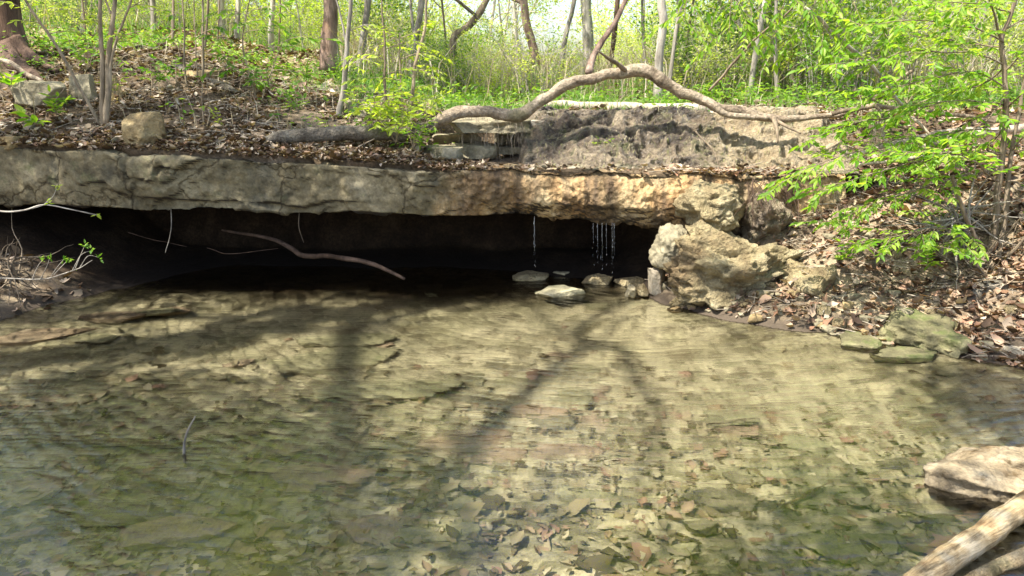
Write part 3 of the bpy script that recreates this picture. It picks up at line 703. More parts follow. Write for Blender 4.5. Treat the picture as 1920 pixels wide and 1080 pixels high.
# --- crumbled stones on the right bank
r = np.random.RandomState(5)
V0 = None; protos = []
k = 0
while k < 110:
    x, y = r.uniform(1.15, 3.3), r.uniform(4.6, 6.7)
    d = pool_d(np.array([x]), np.array([y]))[0]
    r.rand()
    if not (-1.6 < d < .06) or (k % 2 and d < -.25): continue
    s = r.uniform(.02, .07) * (1.3 if r.rand() < .15 else 1)
    z = float(h_low(np.array([x]), np.array([y]))[0])
    if len(protos) < 8:
        o = rock('bank_pebble', 'small crumbled stone among dead leaves on the right bank', 'stone', (x, y, z + s * .2), (s, s * .8, s * .5), M[['tufa', 'lime', 'lime', 'brownrock'][len(protos) % 4]],
                 seed=200 + k, cuts=9, sub=3, group='crumbled stones on the right bank'); o['s'] = s; protos.append(o)
    else:
        o = protos[k % 8].copy(); COL.objects.link(o); o.location = (x, y, z + s * .2); q = s / o['s']; o.scale = (q, q, q); o.rotation_euler = (0, 0, r.uniform(0, 6))
    k += 1
r = np.random.RandomState(15)
pr2 = None
for i in range(60):
    x = r.uniform(-3.9, .9); y = float(yfront(x)) + r.uniform(.10, .45) ; z = float(h_up(np.array([x]), np.array([y]))[0]); s = r.uniform(.018, .055) * (1.6 if r.rand() < .12 else 1)
    if i == 0:
        pr2 = rock('rim_stone', 'small flat stone lying among leaves along the rim of the ledge', 'stone', (x, y, z), (s, s * .7, s * .4), M['lime'], seed=333, sub=3, group='small stones along the ledge rim'); s0 = s
    else:
        o = pr2.copy(); COL.objects.link(o); q = s / s0; o.location = (x, y, z + s * .1); o.scale = (q * r.uniform(.8, 1.4), q, q * r.uniform(.6, 1.2)); o.rotation_euler = (r.uniform(-.3, .3), 0, r.uniform(0, 6))
for o in SC.objects:
    if 's' in o.keys(): del o['s']

# ------------------------------------------------------------------ wood
def pts_px(L, m=7, wig=0., seed=0):
    P = spline([at(a, b, Y) for a, b, Y in L], m); return wiggle(P, wig, seed, 4) if wig else P
def radii(L, m=7):
    k = (len(L) - 1) * m + 1; return np.interp(np.linspace(0, 1, k), np.linspace(0, 1, len(L)), L)
def wood(name, label, cat, L, R, mat, n=12, wig=.012, seed=0, parent=None, wob=.12, Y=None, z=None, group=None):
    if z is not None: P = wiggle(spline([onz(a, b, zz) for a, b, zz in L], 7), wig, seed, 4)
    else: P = pts_px(L, 7, wig, seed)
    m = MB(); tube(m, P, radii([q * mpp(7) if False else q for q in R]), n, wob, seed)
    o = m.build(name, mat, parent)
    return tag(o, label, cat, group) if parent is None else o
root_ = empty('arched_branch', at(800, 248, 6.75), 'thick bare grey tan branch arching over the mound from the recess to the right bank', 'fallen branch')
wood('main_stem', 0, 0, [(796, 250, 6.72), (835, 222, 6.74), (880, 208, 6.78), (935, 211, 6.8), (968, 217, 6.8), (1000, 194, 6.8), (1045, 166, 6.8), (1110, 149, 6.85),
      (1170, 136, 6.9), (1212, 133, 6.9), (1252, 156, 6.9), (1290, 178, 6.9), (1340, 196, 6.9), (1392, 211, 6.9), (1440, 220, 6.9), (1500, 223, 6.85), (1560, 216, 6.8), (1610, 202, 6.75)],
     [.054, .052, .05, .047, .055, .048, .047, .042, .048, .056, .048, .042, .04, .034, .034, .028, .022, .014], M['archwood'], 20, .022, 3, root_, wob=.24)
wood('side_branch', 0, 0, [(1172, 133, 6.88), (1158, 118, 6.8), (1140, 107, 6.7), (1120, 96, 6.6)], [.022, .018, .014, .006], M['bark_brown'], 8, .01, 4, root_)
wood('side_branch', 0, 0, [(1318, 186, 6.9), (1338, 198, 6.85), (1360, 215, 6.83), (1400, 219, 6.85), (1440, 222, 6.88)], [.034, .032, .026, .024, .02], M['archwood'], 10, .01, 5, root_)
wood('side_branch', 0, 0, [(1450, 222, 6.86), (1455, 240, 6.75), (1459, 268, 6.7)], [.022, .016, .008], M['bark_brown'], 8, .006, 6, root_)
wood('side_branch', 0, 0, [(1456, 225, 6.86), (1480, 238, 6.75), (1502, 250, 6.7)], [.016, .012, .006], M['bark_brown'], 8, .006, 7, root_)
wood('dead_pole', 'pale leaning dead pole rising from behind the arched branch', 'dead trunk', [(1103, 138, 7.1), (1118, 98, 7.2), (1146, 52, 7.3), (1172, 0, 7.4), (1200, -80, 7.5), (1220, -170, 7.6)],
     [.036, .026, .022, .020, .017, .012], M['bark_red'], 10, .012, 8)
wood('fallen_log', 'rough grey log lying along the rim left of the recess', 'log', [(498, 262, 6.5), (560, 256, 6.55), (640, 252, 6.6), (700, 250, 6.62), (760, 250, 6.65), (812, 244, 6.68)],
     [.035, .05, .055, .055, .05, .05], M['rotten'], 14, .02, 9, wob=.3)
wood('fallen_log', 'long pale log lying in the grass behind the mound', 'log', [(1000, 196, 8.3), (1120, 200, 8.3), (1240, 204, 8.3), (1360, 207, 8.2), (1470, 210, 8.1)], [.04, .05, .055, .055, .045], M['drift'], 10, .02, 10)
wood('fallen_log', 'short pale log below the long one behind the arched branch', 'log', [(1210, 217, 7.9), (1290, 215, 7.9), (1370, 214, 7.85), (1420, 218, 7.8)], [.02, .03, .032, .02], M['drift'], 10, .015, 11)
wood('fallen_log', 'half buried brown log on the slope behind the slim stems', 'log', [(330, 128, 8.2), (370, 148, 8.), (420, 165, 7.8), (455, 180, 7.7)], [.04, .06, .055, .02], M['rotten'], 12, .02, 12, wob=.3)
rd = [([(1690, 284, 6.35), (1780, 262, 6.4), (1850, 246, 6.45), (1925, 236, 6.5)], [.02, .03, .035, .035], 'drift', 'thickest pale driftwood log on the right bank'),
      ([(1590, 292, 6.3), (1680, 268, 6.35), (1760, 250, 6.4), (1840, 240, 6.5)], [.012, .024, .026, .02], 'drift', 'pale driftwood log crossing just left of the thickest one'),
      ([(1640, 186, 6.5), (1672, 155, 6.45), (1712, 127, 6.4)], [.022, .018, .012], 'bark_brown', 'short dark upright snag above the driftwood'),
      ([(1560, 216, 6.7), (1630, 200, 6.6), (1690, 206, 6.55), (1790, 216, 6.5), (1900, 230, 6.5)], [.016, .02, .018, .016, .01], 'bark_brown', 'long dark branch running across the top of the driftwood'),
      ([(1640, 198, 6.4), (1670, 232, 6.35), (1712, 242, 6.3)], [.016, .014, .008], 'bark_brown', 'bent dark stick hanging from the driftwood'),
      ([(1690, 212, 6.4), (1718, 236, 6.3), (1748, 262, 6.25)], [.014, .013, .008], 'drift', 'pale forked stick leaning on the driftwood'),
      ([(1650, 222, 6.35), (1658, 250, 6.3), (1668, 288, 6.25)], [.014, .013, .01], 'drift', 'pale upright stick propping the driftwood'),
      ([(1612, 270, 6.3), (1640, 280, 6.25), (1672, 290, 6.2)], [.014, .012, .006], 'bark_brown', 'small dark stick under the driftwood'),
      ([(1610, 306, 6.2), (1700, 300, 6.25), (1800, 280, 6.3)], [.012, .016, .012], 'drift', 'low pale stick at the foot of the driftwood'),
      ([(1330, 172, 6.6), (1368, 125, 6.5), (1405, 84, 6.4), (1440, 55, 6.3), (1480, 20, 6.2), (1520, -30, 6.1)], [.010, .010, .009, .008, .007, .005], 'bark_brown', 'thin dark stem leaning up to the right from the arched branch'),
      ([(1508, 12, 5.9), (1560, 58, 6.), (1610, 106, 6.1), (1650, 145, 6.2), (1690, 200, 6.4)], [.010, .013, .014, .014, .012], 'bark_pale', 'straight pale pole slanting down to the driftwood'),
      ([(1275, 322, 6.5), (1340, 320, 6.5), (1420, 323, 6.5), (1470, 326, 6.5)], [.008, .010, .009, .006], 'bark_brown', 'thin dark stick lying along the top of the tufa ledge'),
      ([(1305, 245, 6.55), (1335, 285, 6.5), (1345, 310, 6.45)], [.006, .006, .004], 'bark_brown', 'thin twig leaning on the face of the mound')]
for i, (L, R, mt, lb) in enumerate(rd):
    wood('driftwood' if 'driftwood' in lb else 'dead_stick', lb, 'driftwood' if 'log' in lb else 'stick', L, R, M[mt], 8, .02, 20 + i)
wood('sunken_branch', 'crooked bare branch lying from the dark hollow down into the water', 'branch', [(418, 432, 6.75), (500, 446, 6.65), (548, 464, 6.55), (572, 478, 6.5), (620, 481, 6.45), (690, 491, 6.4), (758, 523, 6.32)],
     [.008, .014, .019, .021, .02, .019, .012], M['bark_dark'], 8, .012, 40)
wood('hollow_twig', 'fine bare twigs reaching out of the mud in the hollow left of the crooked branch', 'twig', [(240, 436, 6.5), (290, 450, 6.45), (350, 462, 6.4)], [.003, .003, .0015], M['bark_dark'], 5, .01, 41)
wood('hollow_twig', 'thin forked twig low in the hollow behind the crooked branch', 'twig', [(390, 468, 6.5), (440, 478, 6.45), (520, 466, 6.4)], [.003, .003, .0015], M['bark_dark'], 5, .015, 42)
wood('hanging_twig', 'pale thin root dangling from the underside of the ledge with a small hook', 'root', [(320, 384, 6.28), (322, 420, 6.22), (319, 446, 6.2), (312, 474, 6.2)], [.004, .004, .0035, .002], M['bark_grey'], 6, .006, 43)
wood('hanging_twig', 'short dim root dangling from the ledge right of the hooked one', 'root', [(560, 400, 6.3), (559, 425, 6.3), (568, 455, 6.3)], [.003, .003, .0015], M['bark_brown'], 5, .006, 44)
wood('water_twig', 'small curved twig sticking up out of the pool', 'twig', [(345, 852, -.06), (348, 812, .10), (367, 781, .20)], [.007, .006, .003], M['bark_pale'], 7, .004, 45, z=1) if False else None
def worldwood(name, label, cat, P, R, mat, n=8, wig=.01, seed=0, wob=.12):
    P = wiggle(spline(P, 7), wig, seed, 4); m = MB(); tube(m, P, radii(R), n, wob, seed); return tag(m.build(name, mat), label, cat)
b0 = onz(345, 850, 0); Yb = b0[1]
worldwood('water_twig', 'small curved twig sticking up out of the pool', 'twig', [b0 - [0, 0, .1], b0, at(349, 815, Yb), at(366, 781, Yb)], [.007, .006, .005, .003], M['bark_pale'], 7, .004, 45)
def pw(L): return [onz(a, b, z) for a, b, z in L]
worldwood('driftwood_log', 'broken pale brown log lying across the lower right corner', 'log', pw([(1665, 1130, .0), (1750, 1070, .02), (1840, 1006, .04), (1920, 952, .05), (2000, 898, .07)]), [.034, .044, .046, .048, .048], M['splitwood'], 9, .004, 46, .16)
worldwood('driftwood_log', 'second wet log beside the broken one at the bottom right corner', 'log', pw([(1780, 1110, -.02), (1860, 1068, .0), (1940, 1040, .02)]), [.022, .028, .03], M['wetwood'], 9, .004, 47, .2)
worldwood('sunken_log', 'submerged brown log lying left of the upright twig', 'submerged log', pw([(60, 846, -.09), (180, 844, -.08), (260, 848, -.08), (345, 856, -.10)]), [.02, .035, .035, .02], M['wetwood'], 10, .012, 48)
worldwood('sunken_log', 'thin submerged stick slanting below the upright twig', 'submerged log', pw([(245, 908, -.10), (310, 928, -.10), (395, 946, -.11)]), [.01, .013, .006], M['wetwood'], 8, .01, 49)
worldwood('sunken_log', 'thin submerged stick slanting up to the right in the lower right of the pool', 'submerged log', pw([(1440, 985, -.10), (1500, 955, -.10), (1560, 925, -.10)]), [.006, .009, .005], M['wetwood'], 8, .01, 50)

# ------------------------------------------------------------------ leafy twigs
UP = np.array([0, 0, 1.])
def twig(tb, lb, P, r0, rs, ll=.07, kind='fine', side=.30, step=.10, node=.045, droop=.25, lw=.38, subs=True, start=.15):
    k = len(P); tube(tb, P, np.linspace(r0, r0 * .3, k), 5 if kind == 'fine' else 4)
    seg = np.linalg.norm(np.diff(P, axis=0), axis=1); s = np.concatenate([[0], np.cumsum(seg)]); Ls = s[-1]
    pos = np.arange(Ls * start, Ls, step); tw = [P]
    if subs:
        for q, t in enumerate(pos):
            p = np.array([np.interp(t, s, P[:, i]) for i in range(3)]); p2 = np.array([np.interp(min(t + .05, Ls), s, P[:, i]) for i in range(3)])
            d = nrm(p2 - p + 1e-6); sd_ = nrm(np.cross(d, UP)) * (1 if q % 2 else -1)
            dd = nrm(d * .8 + sd_ * rs.uniform(.5, 1.1) + UP * rs.uniform(-.25, .3) + rs.normal(size=3) * .15)
            L = side * rs.uniform(.5, 1.15); u = np.linspace(0, 1, 6)[:, None]
            Q = p + dd * L * u - UP * droop * L * u ** 2 + rs.normal(size=3) * .02 * u
            tube(tb, Q, np.linspace(.0028, .001, 6), 4, cap=False); tw.append(Q)
    Pl, Dl, Nl = [], [], []
    for Q in tw[(1 if subs else 0):] + ([P[int(k * .7):]] if k > 8 else []):
        if len(Q) < 2: continue
        sg = np.concatenate([[0], np.cumsum(np.linalg.norm(np.diff(Q, axis=0), axis=1))]); L = sg[-1]
        t = np.arange(L * .2, L + .001, node)
        p = np.stack([np.interp(t, sg, Q[:, i]) for i in range(3)], 1); d = nrm(Q[-1] - Q[0]); sd_ = nrm(np.cross(d, UP))
        for sg_ in (1, -1):
            Pl.append(p); Dl.append(d * .75 + sd_ * sg_ * .8 - UP * rs.uniform(.05, .5, (len(p), 1)) + rs.normal(size=(len(p), 3)) * .22)
        Pl.append(Q[-1:]); Dl.append((d - UP * .3)[None])
    P_ = np.concatenate(Pl); D_ = np.concatenate(Dl); N_ = nrm(UP + rs.normal(size=P_.shape) * .5)
    Lf = ll * rs.uniform(.4, 1.3, len(P_)); leaves(lb, P_, D_, N_, Lf, Lf * lw, kind)
def shrub_px(name, label, cat, stems, twigs, base, lm, sm_, seed, **kw):
    rs = np.random.RandomState(seed); e = empty(name, base, label, cat)
    tb, lb, sb = MB(), MB(), MB()
    for L, r0, r1 in stems: P = pts_px(L, 8, .012, seed); tube(sb, P, np.linspace(r0, r1, len(P)), 8, .15, seed)
    for L in twigs:
        P = pts_px(L, 7, .02, seed + len(L)); twig(tb, lb, P, .006, rs, **kw)
    if stems: sb.build('stem', sm_, e)
    tb.build('twigs', sm_, e); lb.build('foliage', lm, e)
    return e
# big green shrub on the right bank
ST = [([(1845, 520, 5.5), (1862, 440, 5.55), (1872, 350, 5.6), (1884, 250, 5.6), (1884, 150, 5.6), (1878, 78, 5.6), (1900, 20, 5.6), (1915, -60, 5.6)], .026, .010),
      ([(1860, 520, 5.5), (1885, 400, 5.6), (1898, 290, 5.65), (1914, 190, 5.7), (1935, 80, 5.7)], .022, .008),
      ([(1880, 78, 5.6), (1868, 40, 5.5), (1850, -10, 5.4)], .010, .005),
      ([(1850, 520, 5.5), (1830, 450, 5.4), (1800, 380, 5.35), (1786, 330, 5.3)], .018, .008),
      ([(1856, 500, 5.5), (1900, 470, 5.4), (1960, 400, 5.3)], .014, .008),
      ([(1840, 510, 5.5), (1812, 440, 5.6), (1780, 400, 5.7)], .012, .006)]
TW = [[(1884, 240, 5.6), (1800, 246, 5.5), (1700, 262, 5.4), (1600, 285, 5.3), (1520, 318, 5.2), (1462, 345, 5.15)],
      [(1880, 290, 5.6), (1790, 292, 5.4), (1690, 312, 5.2), (1600, 335, 5.1), (1530, 365, 5.05)],
      [(1878, 320, 5.6), (1790, 335, 5.5), (1710, 358, 5.4), (1620, 390, 5.3), (1548, 420, 5.25)],
      [(1830, 450, 5.4), (1770, 430, 5.2), (1690, 440, 5.1), (1600, 460, 5.05)],
      [(1820, 430, 5.4), (1780, 460, 5.2), (1730, 470, 5.1)],
      [(1884, 200, 5.6), (1820, 190, 5.5), (1740, 200, 5.4), (1680, 222, 5.3)],
      [(1700, 215, 5.6), (1640, 225, 5.5), (1580, 240, 5.4), (1520, 262, 5.4)],
      [(1884, 160, 5.6), (1830, 140, 5.5), (1760, 145, 5.4), (1690, 165, 5.3), (1610, 170, 5.2)],
      [(1880, 120, 5.6), (1810, 100, 5.5), (1730, 95, 5.4), (1640, 110, 5.3), (1560, 120, 5.25)],
      [(1878, 80, 5.6), (1820, 55, 5.5), (1750, 40, 5.4), (1670, 40, 5.35), (1600, 50, 5.3)],
      [(1900, 30, 5.6), (1850, 10, 5.5), (1790, 0, 5.4), (1720, 5, 5.3)],
      [(1884, 130, 5.6), (1925, 90, 5.5), (1960, 70, 5.4)], [(1898, 280, 5.6), (1930, 250, 5.5), (1970, 240, 5.4)],
      [(1884, 180, 5.6), (1840, 230, 5.4), (1780, 260, 5.3)], [(1890, 340, 5.6), (1930, 350, 5.5), (1960, 380, 5.4)],
      [(1884, 60, 5.6), (1940, 30, 5.6), (1980, 20, 5.6)], [(1884, 230, 5.6), (1860, 270, 5.9), (1800, 290, 6.1), (1730, 300, 6.2)], [(1884, 120, 5.6), (1840, 160, 5.9), (1770, 180, 6.1), (1700, 200, 6.2), (1640, 215, 6.2)],
      [(1884, 90, 5.6), (1830, 80, 5.9), (1760, 70, 6.1), (1680, 75, 6.2)], [(1860, 420, 5.6), (1800, 400, 5.9), (1740, 395, 6.0), (1680, 400, 6.1)], [(1890, 200, 5.6), (1920, 170, 5.4), (1960, 160, 5.3)],
      [(1870, 340, 5.5), (1820, 300, 5.2), (1750, 285, 5.1), (1680, 290, 5.0)]]
shrub_px('green_shrub', 'large bright green shrub with arching leafy twigs on the right bank', 'shrub', ST, TW, at(1852, 518, 5.5), M['leaf_near'], M['bark_brown'], 11, ll=.062, side=.25, step=.055, node=.034, droop=.10)
# tree whose leafy limbs hang in from above on the right
ST = [([(2250, 330, 6.4), (2230, 100, 6.4), (2150, -150, 6.4), (1950, -260, 6.3), (1700, -200, 6.2), (1480, -130, 6.1), (1330, -90, 6.)], .09, .012)]
TW = [[(1330, -90, 6.0), (1305, -50, 5.9), (1290, 0, 5.85), (1285, 40, 5.8)], [(1400, -110, 6.0), (1380, -50, 5.9), (1370, 10, 5.85), (1365, 60, 5.8)],
      [(1450, -125, 6.0), (1420, -40, 5.9), (1410, 20, 5.8), (1420, 55, 5.75)], [(1520, -140, 6.1), (1480, -60, 6.0), (1470, 5, 5.9), (1465, 40, 5.9)],
      [(1560, -160, 6.1), (1540, -60, 6.0), (1530, 0, 5.9), (1500, 50, 5.85)], [(1640, -190, 6.1), (1610, -70, 6.0), (1600, 5, 5.9), (1590, 70, 5.9)],
      [(1720, -200, 6.1), (1690, -80, 6.), (1670, 0, 5.9), (1660, 90, 5.9)], [(1800, -220, 6.2), (1760, -80, 6.), (1750, 10, 5.9)],
      [(1850, -230, 6.2), (1840, -80, 6.), (1830, 10, 5.9), (1800, 60, 5.9)], [(1640, -190, 6.1), (1580, -90, 6.), (1555, -10, 5.9), (1545, 60, 5.9), (1550, 110, 5.9)]]
shrub_px('overhanging_tree', 'tree beyond the right edge whose hanging leafy twigs fill the top right corner', 'tree', ST, TW, at(2250, 330, 6.4), M['leaf_near'], M['bark_brown'], 13, ll=.068, side=.28, step=.075, node=.04, droop=.15)
# small plants
r = np.random.RandomState(8)
def plant(px, py, Y, h, n, label, mat='leaf_near', ll=.06, name='seedling', spread=.6, kind='fine', step=.06):
    b = at(px, py, Y); e = empty(name, b, label, 'small plant'); tb, lb = MB(), MB()
    for i in range(n):
        a = r.uniform(0, 6.28); d = np.array([math.cos(a) * spread, math.sin(a) * spread, 1.]) * h * r.uniform(.6, 1)
        u = np.linspace(0, 1, 6)[:, None]; P = b + d * u * [1, 1, 1] + np.array([0, 0, -.2 * h]) * u ** 2 + r.normal(size=3) * .03 * u
        twig(tb, lb, P, .003, r, ll=ll, side=h * .28, step=step, node=.04, subs=h > .3, kind=kind, start=.3)
    tb.build('stem', M['stem'], e); lb.build('foliage', M[mat], e); return e
for a in [(66, 232, 6.35, .10, 3, 'bright seedling with a few drooping leaves on the left rim', 'leaf_near', .10),
          (20, 165, 7.0, .22, 4, 'leafy seedling at the left edge below the big trunk', 'leaf_near', .11),
          (105, 215, 6.8, .22, 4, 'seedling in front of the broad shaded wedge rock', 'leaf_near', .08),
          (165, 130, 8.0, .35, 5, 'low green plant between the big trunk and the sapling clump', 'leaf_mid', .07),
          (215, 175, 7.1, .2, 3, 'seedling with light leaves beside the sapling clump base', 'leaf_yel', .06),
          (285, 165, 7.5, .35, 6, 'spreading low plant right of the sapling clump', 'leaf_mid', .06),
          (330, 150, 7.6, .3, 6, 'low ground plant left of the slim upright stems', 'leaf_mid', .06),
          (420, 240, 6.6, .14, 4, 'tiny seedling just above the rim right of the olive rock', 'leaf_yel', .04),
          (480, 175, 7.6, .4, 8, 'low leafy plant at the foot of the mid green sapling', 'leaf_mid', .06),
          (560, 210, 7.1, .25, 6, 'small tufted green plant left of the rounded boulder', 'leaf_mid', .05),
          (615, 240, 6.7, .16, 4, 'small seedling right by the rough grey log', 'leaf_yel', .05),
          (700, 240, 6.8, .45, 8, 'yellow green plant behind the rough grey log', 'leaf_yel', .07),
          (742, 268, 6.6, .42, 10, 'bushy yellow green plant at the left side of the recess', 'leaf_yel', .07),
          (775, 280, 6.5, .32, 9, 'low bright green plant right at the left mouth of the recess', 'leaf_near', .05),
          (800, 215, 7.3, .3, 7, 'green plant behind the left end of the arched branch', 'leaf_yel', .06),
          (1130, 268, 6.85, .06, 5, 'tiny vivid green clump growing on the face of the mound', 'leaf_near', .035),
          (1560, 300, 6.2, .2, 6, 'low green plant on the bank left of the driftwood', 'leaf_near', .06),
          (1590, 488, 5.5, .10, 4, 'small seedling on the leaf covered bank below the shrub', 'leaf_near', .07),
          (1740, 500, 5.3, .14, 5, 'seedling just left of the root tangle', 'leaf_near', .07),
          (1700, 195, 8.5, .4, 9, 'leafy plant behind the driftwood', 'leaf_mid', .07),
          (1855, 180, 8.5, .4, 8, 'leafy plant at the top of the tan bank', 'leaf_near', .08)]:
    plant(*a)
# twigs reaching in from the left shore
def lone(name, label, L, tws, mt, lm, r0, ll, seed, Z=None):
    rs = np.random.RandomState(seed); e = empty(name, at(*L[0]), label, 'twig'); tb, lb = MB(), MB(); P = pts_px(L, 8, .008, seed); tube(tb, P, np.linspace(r0, r0 * .4, len(P)), 6)
    for T in tws:
        Q = pts_px(T, 5, .004, seed); tube(tb, Q, np.linspace(r0 * .5, r0 * .25, len(Q)), 5)
        n = 7; D = nrm(rs.normal(size=(n, 3)) + nrm(Q[-1] - Q[0])); p = Q[-1] + rs.normal(size=(n, 3)) * .008
        leaves(lb, p, D, nrm(UP + rs.normal(size=(n, 3)) * .4), ll * rs.uniform(.7, 1.1, n), ll * .4, 'fine')
    tb.build('stem', mt, e); lb.build('foliage', lm, e)
lone('leafy_twig', 'bent pale twig with two sprigs of leaves crossing the ledge at the left edge', [(-60, 380, 5.0), (0, 396, 5.0), (45, 394, 5.0), (82, 385, 5.0), (130, 394, 5.0), (180, 402, 5.0)],
     [[(82, 385, 5.0), (98, 370, 5.0), (106, 350, 5.0)], [(60, 391, 5.0), (85, 384, 5.0), (90, 380, 5.0)], [(150, 397, 5.), (170, 401, 5.), (180, 402, 5.)]], M['bark_pale'], M['leaf_yel'], .007, .035, 3)
lone('leafy_twig', 'pale twig with small green leaf clusters reaching over the water at the left edge', [(-60, 520, 5.2), (0, 522, 5.2), (75, 524, 5.2), (135, 508, 5.2), (172, 488, 5.2)],
     [[(75, 524, 5.2), (85, 505, 5.2), (92, 485, 5.2)], [(95, 518, 5.2), (108, 500, 5.2), (118, 488, 5.2)], [(140, 506, 5.2), (150, 480, 5.2), (158, 462, 5.2)], [(150, 500, 5.2), (165, 480, 5.2), (185, 483, 5.2)],
      [(60, 523, 5.2), (70, 500, 5.2), (78, 488, 5.2)], [(100, 516, 5.2), (120, 495, 5.2), (128, 487, 5.2)], [(135, 508, 5.2), (152, 478, 5.2), (172, 470, 5.2)]], M['bark_grey'], M['leaf_mid'], .006, .035, 5)
# ------------------------------------------------------------------ roots
def roots(name, label, x0, x1, y0, y1, Y, n, seed, mt='root', r0=.003, stray=.03):
    rs = np.random.RandomState(seed); m = MB()
    for i in range(n):
        a = rs.uniform(x0, x1); top = at(a, y0 + rs.uniform(-6, 8), Y + rs.uniform(-.08, .08)); L = (y1 - y0) * mpp(Y) * rs.uniform(.3, 1)
        u = np.linspace(0, 1, 9)[:, None]; P = top - UP * L * u + np.array([rs.normal() * stray, -abs(rs.normal()) * stray, 0]) * u
        P = wiggle(P, .018, seed + i, 9); tube(m, P, np.linspace(r0 * rs.uniform(.5, 1.3), r0 * .3, 9), 4, cap=False)
    return tag(m.build(name, M[mt]), label, 'roots')
roots('hanging_roots', 'curtain of thin pale roots hanging over the dark recess', 860, 990, 222, 308, 6.98, 70, 1)
roots('hanging_roots', 'fringe of dry roots hanging below the driftwood on the right bank', 1632, 1662, 212, 275, 6.35, 60, 2)
roots('hanging_roots', 'dark roots streaming down the lump right of the crusty knob', 1395, 1500, 340, 420, 5.98, 50, 3, 'bark_dark', .003, .12)
def tangle(name, label, cx, cy_, Y, n, L, seed, mt='bark_grey'):
    rs = np.random.RandomState(seed); m = MB(); c = at(cx, cy_, Y)
    for i in range(n):
        d = nrm(rs.normal(size=3) * np.array([1, .5, .8])); p = c + rs.normal(size=3) * .05; u = np.linspace(0, 1, 10)[:, None]
        P = p + d * L * rs.uniform(.4, 1) * u + nrm(rs.normal(size=3)) * L * .4 * u ** 2; P = wiggle(P, .03, seed + i, 5)
        tube(m, P, np.linspace(rs.uniform(.003, .012), .001, 10), 5, cap=False)
    return tag(m.build(name, M[mt]), label, 'roots')
tangle('root_tangle', 'tangle of bare roots and stems at the foot of the green shrub', 1850, 525, 5.4, 110, .62, 4, 'bark_brown')
tangle('root_tangle', 'loose web of thin grey twigs left of the root tangle', 1790, 420, 5.6, 70, .5, 9)
tangle('twig_pile', 'heap of thin dry twigs sliding down the left shore', 20, 515, 5.75, 45, .4, 5, 'bark_brown')
wood('shore_log', 'half buried dark log under the root tangle at the right edge', 'log', [(1780, 590, 5.1), (1840, 550, 5.2), (1900, 545, 5.25), (1990, 560, 5.3)], [.03, .05, .06, .06], M['rotten'], 12, .02, 60, wob=.3)
# flared roots of the big trunk come with the trunk below

# ------------------------------------------------------------------ trees
def branch(tb, lb, p, d, L, r, lv, rs, leafn, ll, kind='far', mesh_n=(7, 5, 4, 3)):
    k = 6; P = [p]; dd = d.copy()
    for i in range(k): dd = nrm(dd + rs.normal(size=3) * .16 + UP * .05); P.append(P[-1] + dd * L / k)
    P = np.array(P); tube(tb, P, np.linspace(r, r * .35, k + 1), mesh_n[min(lv, 3)], cap=False)
    if lv >= 2 and leafn:
        n = leafn; i = rs.randint(2, k + 1, n); pp = P[i] + rs.normal(size=(n, 3)) * L * .14
        leaves(lb, pp, rs.normal(size=(n, 3)) * [1, 1, .5] - UP * .2, nrm(UP + rs.normal(size=(n, 3)) * .6), ll * rs.uniform(.6, 1.2, n), ll * .55, kind)
    if lv < 3:
        for q in range((4, 4, 3)[lv]):
            i = rs.randint(2, k + 1); a = nrm(np.cross(dd, rs.normal(size=3)))
            branch(tb, lb, P[i], nrm(dd * .7 + a * .8 + UP * .15), L * rs.uniform(.45, .7), r * .45, lv + 1, rs, leafn, ll, kind, mesh_n)
def tree(name, label, path, r0, H, mat, lm, seed, leafn=9, ll=.09, nl=6, flare=1.25, group=None, low=.35, cat='tree', twigs=()):
    """path: world points of the visible trunk; it goes on up to height H"""
    rs = np.random.RandomState(seed); path = np.array(path, float); top = path[-1]; d = nrm(path[-1] - path[-2]); d = nrm(d + UP * .6)
    P = list(path); z = top[2]; st = max((H - z) / 7, .3)
    while P[-1][2] < H: d = nrm(d + rs.normal(size=3) * .07 + UP * .12); P.append(P[-1] + d * st)
    P = spline(np.array(P), 4); k = len(P); s = np.concatenate([[0], np.cumsum(np.linalg.norm(np.diff(P, axis=0), axis=1))]); s /= s[-1]
    R = r0 * (1 - .8 * s) * (1 + (flare - 1) * np.exp(-s * 40))
    e = empty(name, P[0], label, cat, group); tb = MB(); tube(tb, P, R, 12, .14, seed); tb.build('trunk', mat, e)
    cb, lb = MB(), MB()
    for i in range(nl):
        t = low + (1 - low) * (i + rs.uniform(0, .8)) / nl; j = min(int(t * k), k - 1); a = rs.uniform(0, 6.28)
        branch(cb, lb, P[j], nrm(np.array([math.cos(a), math.sin(a), .7])), (H - path[0][2]) * rs.uniform(.22, .34) * (1.1 - .5 * t), R[j] * .55, 0, rs, leafn, ll)
    for T in twigs:
        twig(cb, lb, T, .006, rs, ll=.065, side=.28, step=.14, node=.06, kind='fine')
    c = cb.build('crown', mat, e)
    if lb.n: lb.build('foliage', lm, e)
    return e
def pth(L, Y): return [at(a, b, Y + (q[0] if q else 0)) for a, b, *q in L]
